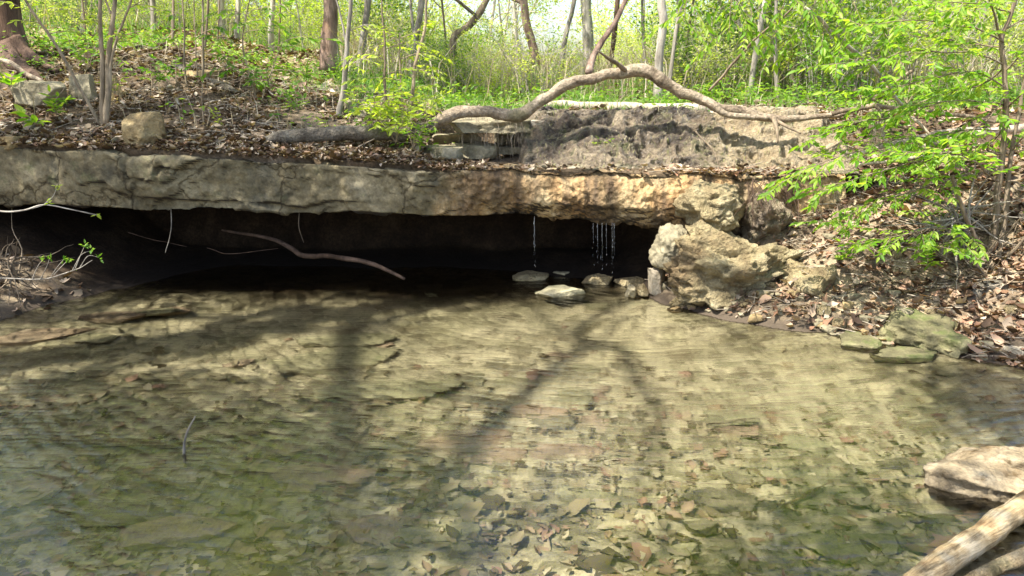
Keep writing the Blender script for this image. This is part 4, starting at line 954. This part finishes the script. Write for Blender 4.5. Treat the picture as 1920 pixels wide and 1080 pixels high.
# big trunk at the left edge with flared roots
e = tree('big_tree', 'massive dark reddish trunk with flared roots at the left edge', pth([(24, 135), (20, 80), (12, 30), (8, -40), (5, -200)], 8.3), .12, 13, M['bark_dark'], M['leaf_pale'], 1, 12, nl=8, flare=1.7, low=.5)
m = MB()
for i, L in enumerate([[(30, 80, 8.25), (50, 100, 8.2), (75, 118, 8.1), (110, 132, 8.0)], [(15, 95, 8.2), (30, 120, 8.), (60, 140, 7.8), (88, 160, 7.6)], [(5, 95, 8.9), (-5, 115, 8.7), (-30, 135, 8.5)], [(25, 90, 9.0), (70, 108, 8.95), (180, 135, 8.6)]]):
    tube(m, pts_px(L, 8, .02, i), np.linspace(.10, .02, (len(L) - 1) * 8 + 1), 10, .25, i)
m.build('roots', M['bark_dark'], e)
wood('fallen_branch', 'reddish bare branch lying at the foot of the big trunk', 'branch', [(-20, 112, 7.6), (30, 124, 7.5), (70, 145, 7.4), (95, 160, 7.3)], [.018, .022, .018, .01], M['archwood'], 9, .02, 71)
wood('fallen_branch', 'pale thin branch lying between the big trunk and the sapling clump', 'branch', [(125, 125, 8.3), (165, 130, 8.2), (195, 140, 8.1)], [.015, .02, .012], M['bark_pale'], 8, .01, 72)
# multi stemmed sapling near the left
def tw_px(L, wig=.02, s=0): return pts_px(L, 6, wig, s)
def sapling(label, stems, Y, twl, seed, mat='stem', lm='leaf_yel', ll=.065, name='sapling', side=.25, group=None):
    rs = np.random.RandomState(seed); b = at(stems[0][0][0][0], stems[0][0][0][1], Y)
    e = empty(name, b, label, 'sapling', group); cb, lb = MB(), MB()
    for L, r0 in stems:
        q = [(a, c, Y) if len(t) == 0 else (a, c, Y + t[0]) for a, c, *t in L]
        P = pts_px(q, 8, .012, seed); s = MB(); tube(s, P, np.linspace(r0, r0 * .5, len(P)), 8, .12, seed); s.build('stem', M[mat], e)
    for L in twl:
        q = [(a, c, Y) if len(t) == 0 else (a, c, Y + t[0]) for a, c, *t in L]
        twig(cb, lb, pts_px(q, 6, .02, seed), .004, rs, ll=ll, side=side, step=.11, node=.055)
    if cb.n: cb.build('twigs', M[mat], e); lb.build('foliage', M[lm], e)
    return e
sapling('clump of tan sapling stems rising from one base on the left bank',
        [([(192, 240), (190, 190), (194, 110), (186, 40), (184, -60), (180, -160)], .022), ([(196, 235), (202, 160), (206, 80), (212, 0), (218, -120)], .026),
         ([(200, 232), (208, 130), (218, 70), (240, 10), (262, -60)], .014), ([(188, 240), (160, 180), (120, 110), (82, 50), (45, -5), (10, -60)], .015),
         ([(206, 25), (196, 5), (180, -30)], .010)], 6.75,
        [[(218, 70), (250, 60, -.2), (290, 55, -.3)], [(186, 40), (150, 20, -.1), (110, 10, -.2)], [(82, 50), (60, 20), (20, 5)], [(240, 10), (270, 0), (300, -10)], [(90, 60), (130, 50), (160, 30)]], 21, lm='leaf_yel')
sapling('group of three slim upright stems left of the mid green sapling', [([(381, 150), (382, 80), (380, 0), (378, -120)], .013), ([(350, 165), (345, 100), (344, 20), (340, -60)], .010), ([(372, 150), (366, 60), (363, 0), (360, -80)], .007)], 7.7,
        [[(381, 60), (420, 50, -.1), (470, 40, -.2)], [(345, 80), (310, 70), (275, 75)], [(382, 100), (410, 110), (450, 105)], [(344, 30), (320, 20), (280, 15)]], 22, lm='leaf_mid')
sapling('mid green leafy sapling in front of the pale slope', [([(485, 200), (470, 150), (455, 90), (460, 40), (470, -20)], .009), ([(490, 195), (510, 130), (530, 80)], .007)], 7.6,
        [[(470, 150), (440, 130), (395, 125)], [(455, 90), (420, 70), (380, 65)], [(455, 100), (500, 90), (545, 85)], [(460, 60), (500, 50), (540, 45)], [(510, 130), (540, 130), (575, 140)], [(460, 120), (430, 110), (400, 95)], [(530, 80), (560, 70), (590, 75)], [(475, 160), (510, 165), (545, 170)],
         [(465, 30), (430, 20), (390, 25)], [(468, 20), (500, 15), (540, 5)]], 23, lm='leaf_mid', ll=.075)
sapling('bare dry stems standing just behind the rim right of the olive rock', [([(382, 250), (378, 210), (380, 160)], .006), ([(386, 248), (392, 200), (388, 150)], .005), ([(370, 245), (360, 205), (345, 170)], .005)], 6.7, [], 24)
sapling('slender leaning grey tree in front of the reddish trunk', [([(636, 222), (646, 150), (651, 80), (658, 0), (662, -140)], .028), ([(651, 90), (640, 40), (628, -10)], .012)], 7.5,
        [[(648, 120), (680, 110), (700, 100)], [(651, 60), (690, 50), (720, 60)]], 25, mat='bark_grey')
sapling('thin dark stem between the slender leaning tree and the arched branch', [([(722, 212), (720, 150), (722, 80), (716, 20), (712, -60)], .012), ([(728, 230), (724, 190), (722, 150)], .01)], 7.3,
        [[(720, 140), (750, 130), (775, 120)], [(722, 90), (760, 80), (800, 85)], [(721, 110), (690, 100), (665, 105)]], 26, mat='bark_brown')
sapling('yellow leaved sapling behind the left side of the recess', [([(755, 240), (752, 180), (748, 120), (752, 60)], .009), ([(770, 200), (778, 130), (796, 60), (800, 0), (806, -60)], .018)], 7.4,
        [[(752, 180), (780, 165), (815, 160)], [(750, 150), (720, 145), (690, 150)], [(748, 110), (780, 100), (810, 95)], [(750, 130), (790, 130), (830, 135)], [(752, 70), (785, 60), (810, 40)], [(752, 75), (725, 60), (700, 55)], [(755, 200), (735, 195), (715, 200)]], 27)
sapling('thin branching stem crossing above the yellow leaved sapling', [([(645, 130, .6), (700, 90, .6), (760, 60, .6)], .006)], 7.6, [[(700, 90, .5), (740, 80, .5), (780, 78, .5)]], 28) if False else None
# mid distance trees traced from the photo
MT = [('thick reddish brown trunk with a loose bark strip on the left slope', [(618, 132), (616, 80), (620, 20), (612, -80)], 11.5, .11, 'bark_red', 'leaf_yel'),
      ('pale thin trunk standing left of the thick reddish one', [(512, 130), (508, 60), (512, 0), (514, -90)], 16, .055, 'bark_pale', 'leaf_pale'),
      ('straight grey trunk right behind the slender leaning tree', [(672, 145), (680, 80), (690, 0), (700, -120)], 12.5, .05, 'bark_grey', 'leaf_pale'),
      ('leaning brown trunk that bends right at the top', [(840, 152), (848, 105), (852, 68), (880, 48), (908, 8), (930, -60)], 12, .05, 'bark_brown', 'leaf_yel'),
      ('short reddish trunk with a bushy light green head', [(1004, 122), (1000, 90), (988, 50), (984, 20), (978, -60)], 13, .06, 'bark_red', 'leaf_yel'),
      ('stout whitish trunk with a dark right side behind the arch', [(1103, 135), (1102, 70), (1098, 0), (1092, -150)], 14, .09, 'bark_pale', 'leaf_pale'),
      ('slim pale tree right of the dead pole', [(1233, 190), (1236, 110), (1244, 40), (1240, 0), (1242, -140)], 10, .05, 'bark_pale', 'leaf_yel'),
      ('thin straight grey tree in the middle of the background', [(770, 165), (776, 90), (790, 10), (796, -100)], 12, .05, 'bark_grey', 'leaf_pale'),
      ('leaning thin tree right of the short reddish trunk', [(1052, 130), (1060, 70), (1075, 10), (1090, -90)], 13, .035, 'bark_grey', 'leaf_pale'),
      ('dark slim tree behind the dead pole', [(1140, 150), (1150, 80), (1158, 0), (1160, -100)], 16, .05, 'bark_dark', 'leaf_pale'),
      ('grey tree behind the vine covered thicket', [(1500, 140), (1510, 60), (1505, 0), (1500, -120)], 14, .11, 'bark_grey', 'leaf_yel'),
      ('tall grey tree behind the driftwood', [(1420, 140), (1430, 70), (1445, 0), (1460, -100)], 17, .07, 'bark_grey', 'leaf_pale'),
      ('grey trunk behind the hanging leaves at the right', [(1760, 150), (1768, 70), (1760, -50)], 14, .09, 'bark_grey', 'leaf_mid'),
      ('thin tree on the sunny slope behind the sapling clump', [(285, 80), (288, 30), (280, -60)], 15, .045, 'bark_grey', 'leaf_yel'),
      ('thin grey tree behind the group of three slim stems', [(155, 70), (158, 10), (150, -70)], 18, .06, 'bark_grey', 'leaf_pale'),
      ('slim tree standing behind the mid green sapling', [(420, 85), (415, 20), (418, -90)], 17, .06, 'bark_pale', 'leaf_pale')]
for i, (lb_, L, Y, r0, bm_, lm_) in enumerate(MT):
    P = [at(a, b, Y) for a, b in L]; rs = np.random.RandomState(i)
    tree('woodland_tree', lb_, P, r0, rs.uniform(9, 14), M[bm_], M[lm_], 300 + i, leafn=2 if 780 < L[0][0] < 1300 else 5, ll=.10, nl=7, low=.25)
# generic forest behind
protos = []
for i in range(6):
    protos.append(tree('far_tree', 'thin bare stemmed tree in the dense spring woods behind the creek', [(0, 60 + i * 3, 0), (0, 60 + i * 3, 1), (.1, 60 + i * 3, 3)], [.07, .09, .05, .08, .06, .045][i], [14, 16, 12, 17, 11, 10][i],
                       M[['bark_pale', 'bark_pale', 'bark_grey', 'bark_grey', 'bark_pale', 'bark_pale'][i]], M[['leaf_pale', 'leaf_yel', 'leaf_pale', 'leaf_pale', 'leaf_yel', 'leaf_pale'][i]],
                       400 + i, leafn=[2, 4, 2, 3, 5, 2][i], ll=.15, nl=14, low=.10, group='trees of the far woods'))
r = np.random.RandomState(6)
def gz(x, y): return float(h_all(np.array([x]), np.array([y]))[0])
for i in range(70):
    Y = 17 + 48 * r.uniform() ** 1.1; px = r.uniform(-150, 2070) if i % 6 else r.uniform(-320, 120); x = (px - 960) / F * Y
    g = abs(px - 820) < 90 or abs(px - 1150) < 120
    if g and Y < 55: continue
    loc = (x, Y, gz(x, Y) - .1)
    if i < 6: protos[i].location = loc; protos[i].scale = (1, 1, 1)
    else: copy_tree(protos[r.randint(6)], loc, r.uniform(0, 6.28), r.uniform(.7, 1.25))

ps = [tree('thin_sapling', 'thin young tree among the undergrowth behind the creek', [(0, 80 + i, 0), (.03, 80 + i, .8), (0, 80 + i, 1.6)], [.024, .018, .03][i], [5, 4.2, 6][i], M[['bark_grey', 'bark_brown', 'bark_pale'][i]], M['leaf_yel'], 450 + i,
            leafn=4, ll=.08, nl=9, low=.15, group='thin young trees of the undergrowth', cat='sapling') for i in range(3)]
for i in range(38):
    Y = 10 + 14 * r.uniform(); px = r.uniform(80, 1900); x = (px - 960) / F * Y; loc = (x, Y, gz(x, Y) - .05)
    if i < 3: ps[i].location = loc
    else: copy_tree(ps[r.randint(3)], loc, r.uniform(0, 6.28), r.uniform(.7, 1.2))
# ------------------------------------------------------------------ undergrowth shrubs
def bush(seed, h, lm, dens, ll):
    rs = np.random.RandomState(seed); e = empty('undergrowth_shrub', (0, 0, 0), 'light green leafing shrub in the thicket behind the creek', 'shrub', 'shrubs of the thicket')
    tb, lb = MB(), MB()
    for i in range(16):
        a = rs.uniform(0, 6.28); d = np.array([math.cos(a) * rs.uniform(.1, .6), math.sin(a) * rs.uniform(.1, .6), 1]); L = h * rs.uniform(.6, 1.1)
        u = np.linspace(0, 1, 8)[:, None]; P = np.array([math.cos(a), math.sin(a), 0]) * .12 + nrm(d) * L * u + np.array([d[0], d[1], -.3]) * L * .5 * u ** 2; P = wiggle(P, .05, seed + i, 1.5)
        tube(tb, P, np.linspace(.009, .002, 8), 4, cap=False)
        for q in range(7):
            j = rs.randint(2, 8); dd = nrm(rs.normal(size=3) + UP * .3); Q = P[j] + dd * h * .25 * np.linspace(0, 1, 4)[:, None]; tube(tb, Q, [.003, .002, .002, .001], 3, cap=False)
            n = int(dens * rs.uniform(.35, 1.2)); pp = Q[rs.randint(1, 4, n)] + rs.normal(size=(n, 3)) * .06
            leaves(lb, pp, rs.normal(size=(n, 3)) * [1, 1, .5], nrm(UP + rs.normal(size=(n, 3)) * .5), ll * rs.uniform(.6, 1.2, n), ll * .5, 'far')
    tb.build('stems', M['bark_pale'], e); lb.build('foliage', M[lm], e); return e
bp = [bush(500, 1.5, 'leaf_yel', 14, .06), bush(501, 1.9, 'leaf_pale', 13, .07), bush(502, 1.2, 'leaf_mid', 16, .06), bush(503, 2.2, 'leaf_yel', 12, .08), bush(504, 1.0, 'leaf_pale', 12, .05), bush(505, 1.7, 'leaf_mid', 14, .08)]
spots = []
for i in range(105):
    Y = 10.5 + 22 * r.uniform() ** 1.2; px = r.uniform(-40, 1960)
    if px < 640 and Y < 17: continue
    spots.append((px, Y))
for i in range(75):
    Y = 19 + 20 * r.uniform(); spots.append((r.uniform(-60, 1980), Y))
for i in range(95):
    spots.append((r.uniform(-300, 2100), r.uniform(27, 38)))
spots = [q for q in spots if not (q[1] > 26 and 960 < q[0] < 1200 and r.rand() < .6)]
spots += [(1480, 11), (1550, 12), (1440, 12.5), (1380, 11), (1600, 10.5), (1700, 12), (1800, 11.5), (1900, 12), (930, 11.5), (1000, 10.5), (880, 12), (690, 11), (740, 12), (820, 12.5), (1290, 12)]
for i, (px, Y) in enumerate(spots):
    x = (px - 960) / F * Y; j = r.randint(6); loc = (x, Y, gz(x, Y) - .05)
    if i < 6: bp[i].location = loc
    else: copy_tree(bp[j], loc, r.uniform(0, 6.28), r.uniform(.7, 1.2) * (1.75 if Y > 27 else (.62 if Y < 16 else .95) if px < 1260 else 1.0))
for i, (px, Y, s) in enumerate([(1520, 9.8, .8), (1460, 11.5, 1.2), (1560, 11, 1.1)]):
    x = (px - 960) / F * Y; o = copy_tree(bp[5], (x, Y, gz(x, Y)), i, s)
    o['label'] = ['dark green dense shrub', 'dark green tall shrub', 'dark green broad shrub'][i] + [' right behind the right end of the arched branch', ' behind the thin dark leaning stem', ' behind the slanting pale pole'][i]
    del o['group']

# ------------------------------------------------------------------ shade trees beyond the left edge (their shadows fall on ledge and pool)
def shade_tree(name, label, base, H, r0, limbs, clumps, seed, lm='leaf_yel', lean=(0, 0)):
    rs = np.random.RandomState(seed); base = np.array([*base, gz(*base)]); e = empty(name, base, label, 'tree')
    u = np.linspace(0, 1, 12)[:, None]; P = base + np.array([lean[0], lean[1], H]) * u + wiggle(np.zeros((12, 3)) + u * 3, .15, seed, 1) * u
    m = MB(); tube(m, P, np.linspace(r0, r0 * .25, 12), 12, .15, seed); m.build('trunk', M['bark_grey'], e); cb, lb = MB(), MB()
    for T, ra, rb, *free in limbs:
        T = np.array(T)
        if free:
            L = wiggle(spline(T, 8), .06, seed, 1.2); tube(cb, L, np.linspace(ra, rb, len(L)), 7, .1, seed); continue
        j = np.argmin(np.abs(P[:, 2] - (T[0][2] - .8))); L = wiggle(spline(np.vstack([P[j], T]), 8), .06, seed, 1.2); tube(cb, L, np.linspace(ra, rb, len(L)), 7, .1, seed)
        for q in range(9):
            k = rs.randint(len(L) // 3, len(L) - 2); d = nrm(L[k + 1] - L[k]); d = nrm(d + rs.normal(size=3) * .7 + UP * .2)
            B = L[k] + d * rs.uniform(.8, 2.0) * np.linspace(0, 1, 7)[:, None]; B = wiggle(B, .12, seed + q, 1.6); tube(cb, B, np.linspace(.035, .008, 7), 5, cap=False)
            for t in range(3):
                e_ = B[rs.randint(2, 6)]; dd = nrm(d + rs.normal(size=3) * .8); tube(cb, wiggle(e_ + dd * rs.uniform(.3, .8) * np.linspace(0, 1, 5)[:, None], .06, q + t, 2), np.linspace(.014, .004, 5), 4, cap=False)
    for c, rad, n in clumps:
        j = np.argmin(np.linalg.norm(P + [0, 0, 1.2] - c, axis=1)); L = wiggle(spline([P[j], (P[j] + c) / 2 + UP * .3, c], 8), .08, seed, 1.2); tube(cb, L, np.linspace(.035, .01, len(L)), 6)
        for q in range(9):
            d = nrm(rs.normal(size=3)); Q = c + d * rad * np.linspace(0, 1, 4)[:, None]; tube(cb, wiggle(Q, .04, seed + q), [.012, .008, .006, .004], 4, cap=False)
        pp = c + rs.normal(size=(n, 3)) * rad * .55
        leaves(lb, pp, rs.normal(size=(n, 3)) * [1, 1, .5], nrm(UP + rs.normal(size=(n, 3)) * .5), .12 * rs.uniform(.6, 1.2, n), .065, 'far')
    cb.build('crown', M['bark_grey'], e); lb.build('foliage', M[lm], e); return e
def up(px, py, z, s): return onz(px, py, z) + TO_SUN * s
cl = [(p, .55, n) for p, n in [(at(a, b, 6.2) + TO_SUN * s, n) for a, b, s, n in
      [(30, 330, 5.5, 170), (150, 340, 6.2, 190), (260, 330, 5.6, 70), (370, 340, 6.5, 100), (470, 320, 5.8, 80), (560, 350, 6.6, 110), (660, 340, 6.0, 60), (740, 350, 6.8, 70), (60, 290, 6.6, 140), (980, 370, 6.8, 60)]]]
cl += [(at(a, b, Y) + TO_SUN * s, .6, n) for a, b, Y, s, n in [(60, 230, 6.6, 6, 200), (180, 200, 7, 6.6, 180), (330, 220, 6.9, 5.8, 180), (450, 210, 7, 6.5, 160), (570, 230, 6.9, 6, 150), (680, 220, 7, 6.4, 120), (300, 140, 8.2, 6.2, 110), (450, 140, 8.2, 6.6, 110), (100, 150, 8, 6.2, 160), (780, 250, 6.8, 6, 110)]]
shade_tree('shade_tree', 'spreading tree left of the view that dapples the ledge and bank', (-5.6, 5.2), 9.5, .2, [], cl, 601)
cl = [(up(a, b, -.1, s), .6, n) for a, b, s, n in [(360, 900, 9.8, 300), (-60, 720, 9, 300), (60, 800, 9.6, 330), (200, 780, 10, 260), (330, 810, 9.4, 220), (150, 880, 9.8, 520), (-20, 900, 9, 520), (480, 900, 10, 600), (500, 1010, 9.6, 600), (330, 990, 9.3, 260), (-40, 1020, 9.4, 500), (180, 1080, 9.6, 300),
                                                    (60, 1030, 9.6, 280), (180, 600, 9.6, 110), (20, 610, 9, 120), (460, 800, 9.2, 160), (700, 1090, 9.5, 260)]]
lim = [([up(-200, 660, -.2, 16.0), up(60, 640, -.2, 15.4), up(300, 590, -.2, 14.4), up(560, 568, -.2, 13.8), up(800, 592, -.2, 13.1), up(1000, 570, -.2, 12.8), up(1220, 552, -.2, 12.5)], .085, .02),
       ([up(560, 600, -.2, 13.8), up(690, 632, -.2, 13.3), up(860, 590, -.2, 13.0), up(1100, 575, -.2, 12.6), up(1300, 610, -.2, 12.5), up(1520, 660, -.2, 12.2)], .09, .02),
       ([up(100, 780, -.2, 14.7), up(300, 700, -.2, 14.4), up(500, 655, -.2, 13.8), up(690, 640, -.2, 13.3), up(780, 610, -.2, 13.1)], .07, .03),
       ([up(640, 1200, -.2, 15.2), up(800, 1040, -.2, 14.7), up(850, 900, -.2, 14.4), up(960, 790, -.2, 14.1), up(1060, 690, -.2, 13.6), up(1110, 620, -.2, 13.1), up(1240, 590, -.2, 12.8)], .10, .03),
       ([up(1062, 690, -.2, 13.6), up(1130, 668, -.2, 13.4), up(1190, 730, -.2, 13.8), up(1205, 850, -.2, 14.1), up(1160, 980, -.2, 14.4)], .07, .02, 1)]
shade_tree('shade_tree', 'leaning tree on the left shore outside the view that shadows the pool', (-8.5, 1.0), 17, .3, lim, cl, 602, lean=(.6, -.3))
cl = [(up(a, b, -.1, s), .45, n) for a, b, s, n in [(1830, 740, 7.6, 300), (1930, 790, 8, 320), (1620, 1030, 7.8, 260), (1480, 1080, 8.2, 220), (1740, 985, 8, 90), (1950, 700, 7.8, 200)]]
shade_tree('shade_tree', 'small tree behind the viewpoint that shadows the lower right water', (2.9, -1.2), 10, .14, [], cl, 603)

# ------------------------------------------------------------------ stuff: litter, grass, stalks, drips
def scatter(n, x0, x1, y0, y1, seed, fn=None):
    rs = np.random.RandomState(seed); x = rs.uniform(x0, x1, n); y = rs.uniform(y0, y1, n)
    if fn is not None: k = fn(x, y, rs); x, y = x[k], y[k]
    return x, y, h_all(x, y), rs
def litter(name, label, sets, mat, kind='lobed'):
    m = MB()
    for n, x0, x1, y0, y1, seed, L, fn, kd in sets:
        x, y, z, rs = scatter(n, x0, x1, y0, y1, seed, fn); k = len(x)
        a = rs.uniform(0, 6.28, k); D = np.stack([np.cos(a), np.sin(a), rs.normal(size=k) * .3], 1)
        N = nrm(UP + rs.normal(size=(k, 3)) * .38); Ls = L * np.clip(rs.lognormal(-.25, .45, k), .3, 1.7)
        leaves(m, xyz(x, y, z + rs.uniform(.003, .03, k)), D, N, Ls, Ls * (.9 if kd == 'lobed' else .5), kd, rs.uniform(-.3, 1.0, k))
    return tag(m.build(name, M[mat]), label, 'dead leaves', kind='stuff')
lip = lambda x, y, rs: (y > yfront(x) + .005) & ((x < -.2) | (rs.rand(len(x)) < .12))
sh = lambda x, y, rs: (fbm(xyz(x, y) * 2.2, 97, 3) + rs.uniform(-.6, .6, len(x)) > -.35) & ~((x > -.6) & (x < 2.9) & (y < 7.9) & (rs.rand(len(x)) > .01))
dry = lambda x, y, rs: pool_d(x, y) < .03
litter('leaf_litter', 'brown and tan dead leaves covering the banks', [
    (9000, -4.6, 4.2, 6.28, 8.6, 1, .05, sh, 'lobed'), (22000, -4.6, 4.2, 6.28, 8.6, 2, .045, sh, 'fine'), (7000, -4.6, 2.6, 6.15, 6.5, 8, .045, lip, 'fine'), (2500, -4.6, 2.6, 6.15, 6.5, 9, .055, lip, 'lobed'),
    (9000, -7, 7, 8.4, 13, 3, .09, None, 'fine'), (9000, -14, 12, 12, 26, 4, .13, None, 'far'), (9000, -9, -1.2, 10, 20, 10, .11, None, 'far'),
    (500, -4.6, -3.2, 4.2, 6.6, 7, .09, dry, 'lobed')], 'litter')
litter('leaf_litter', 'reddish brown dead leaves on the right bank', [(1500, 1.2, 3.7, 4.3, 6.9, 5, .075, dry, 'lobed'), (4200, 1.2, 3.7, 4.3, 6.9, 6, .05, dry, 'fine'), (6000, 2.6, 7, 1.5, 8, 15, .07, dry, 'fine'), (2500, 2.6, 6, 1.5, 8, 16, .08, dry, 'lobed')], 'litter_red')
inw = lambda x, y, rs: (pool_d(x, y) > .03) & (rs.rand(len(x)) < np.clip(1.15 - (y - 2.2) / 3.2, .12, 1))
litter('sunken_leaves', 'dead leaves lying on the pool bed', [(800, -3, 2.8, 2.0, 5.0, 11, .11, inw, 'lobed'), (5200, -3.2, 2.8, 2.0, 4.2, 12, .065, inw, 'fine'), (1500, -3.4, 3, 2.0, 6.4, 13, .06, inw, 'fine')], 'sunk')
# twigs on the ground
m = MB()
x, y, z, rs = scatter(3000, -4.6, 4.0, 6.3, 9.5, 31, sh)
x2, y2, z2, _ = scatter(500, 1.2, 3.6, 4.4, 6.6, 32, dry); x, y, z = np.append(x, x2), np.append(y, y2), np.append(z, z2)
for i in range(len(x)):
    a = rs.uniform(0, 3.14); L = rs.uniform(.05, .4); d = np.array([math.cos(a), math.sin(a) * .5, rs.normal() * .25]) * L / 2; c = np.array([x[i], y[i], z[i] + .02])
    P = np.array([c - d, c + rs.normal(size=3) * .03 * L, c + d]); q = rs.uniform(.0015, .005); tube(m, P, [q, q, q * .5], 4, cap=False)
tag(m.build('fallen_twigs', M['root']), 'small dry twigs strewn over the leaf litter', 'twigs', kind='stuff')
def blades(name, label, sets, mat):
    m = MB()
    for n, x0, x1, y0, y1, seed, h, wd, fn in sets:
        x, y, z, rs = scatter(n, x0, x1, y0, y1, seed, fn); k = len(x); a = rs.uniform(0, 6.28, k); hh = h * rs.uniform(.4, 1.2, k)
        b = xyz(x, y, z - .01); s = np.stack([np.cos(a), np.sin(a), a * 0], 1) * (wd * hh / h)[:, None]; ln = rs.normal(size=(k, 3)) * [.35, .35, 0]
        mid = b + (UP + ln * .5) * (hh * .55)[:, None]; tip = b + (UP + ln * 1.6) * (hh * .95)[:, None]
        V = np.stack([b - s, b + s, mid + s * .8, mid - s * .8, tip], 1).reshape(-1, 3); o = (np.arange(k) * 5)[:, None]
        m.add(V, np.array([[0, 1, 2, 3]]) + o, np.array([[3, 2, 4]]) + o)
    return tag(m.build(name, M[mat]), label, 'grass' if mat == 'grass' else 'dry stalks', kind='stuff')
cl_ = lambda lo: (lambda x, y, rs: fbm(xyz(x, y) * .8, 91, 3) + rs.uniform(-.3, .3, len(x)) > lo)
band = lambda x, y, rs: ((np.abs(x / y * 6.6 + .45) < .9) & (y > 7.7)) | ((x / y * 6.6 > .2) & (x / y * 6.6 < 2.2) & (y > 8.0)) | ((x / y * 6.6 > 3) & (y > 8.6))
blades('grass', 'fresh green grass growing above the ledge', [
    (26000, -2.5, 6.5, 7.6, 12, 41, .15, .004, lambda x, y, rs: band(x, y, rs) & cl_(-.35)(x, y, rs)),
    (30000, -14, 14, 11, 24, 42, .30, .008, lambda x, y, rs: cl_(-.1)(x, y, rs) & ((x / y > -.17) | (rs.rand(len(x)) < .25))), (4000, -6, -1, 8.2, 12, 43, .14, .004, cl_(.25)), (14000, -20, 22, 20, 40, 44, .4, .014, cl_(-.2))], 'grass')
blades('dry_stalks', 'pale dry stalks and straw standing in the undergrowth', [
    (15000, -14, 14, 10, 24, 51, .8, .006, lambda x, y, rs: x / y > -.2), (1200, -4.4, 4, 6.7, 9, 52, .22, .003, sh), (3500, -30, 30, 20, 40, 53, 1.6, .011, None)], 'straw')
def herbs():
    m = MB(); rs = np.random.RandomState(61); x, y, z, _ = scatter(3600, -6.5, 6.5, 6.7, 13, 62, lambda x, y, rs: (fbm(xyz(x, y) * 1.1, 95, 3) + rs.uniform(-.25, .25, len(x)) > .1 - .3 * sm(7, 10, y)) & sh(x, y, rs))
    for i in range(len(x)):
        h = rs.uniform(.05, .3); n = rs.randint(5, 14); c = np.array([x[i], y[i], z[i]]); pp = c + rs.normal(size=(n, 3)) * [.07, .07, 0] + UP * rs.uniform(.3, 1, (n, 1)) * h
        leaves(m, pp, rs.normal(size=(n, 3)) * [1, 1, .3], nrm(UP + rs.normal(size=(n, 3)) * .3), .055 * rs.uniform(.6, 1.3, n), .028, 'fine')
        tube(m, [c, c + UP * h], [.002, .001], 3, cap=False)
    tag(m.build('ground_cover', M['leaf_mid']), 'low green spring herbs covering the woodland floor', 'ground cover', kind='stuff')
herbs()
# drips falling from the lip
for (xs_, Y, n, y0, y1, l) in [((1112, 1120, 1128, 1136, 1146, 1154), 6.18, 16, 424, 512, 'sparkling strings of water drops falling from the orange lip near the boulder'),
                               ((1001, 1004), 6.15, 12, 412, 505, 'single thin string of drops falling left of the main drips')]:
    m = MB(); rs = np.random.RandomState(n); Vs, Fs = ico(2)
    for px in xs_:
        px = px + rs.normal() * 1.5
        y = y0 + rs.uniform(0, 8)
        P = np.array([at(px, y0 - 6, Y), at(px + .5, y0 + rs.uniform(25, 80), Y)]); tube(m, P, [.0011, .0004], 4, cap=False)
        while y < y1:
            q = rs.uniform(.0012, .0028) ; m.add(Vs * [q * .6, q * .6, q * rs.uniform(1.5, 7)] + at(px + rs.normal() * 1.2, y, Y), Fs); y += rs.uniform(5, 26)
    tag(m.build('water_drips', M['drop']), l, 'dripping water', kind='stuff')
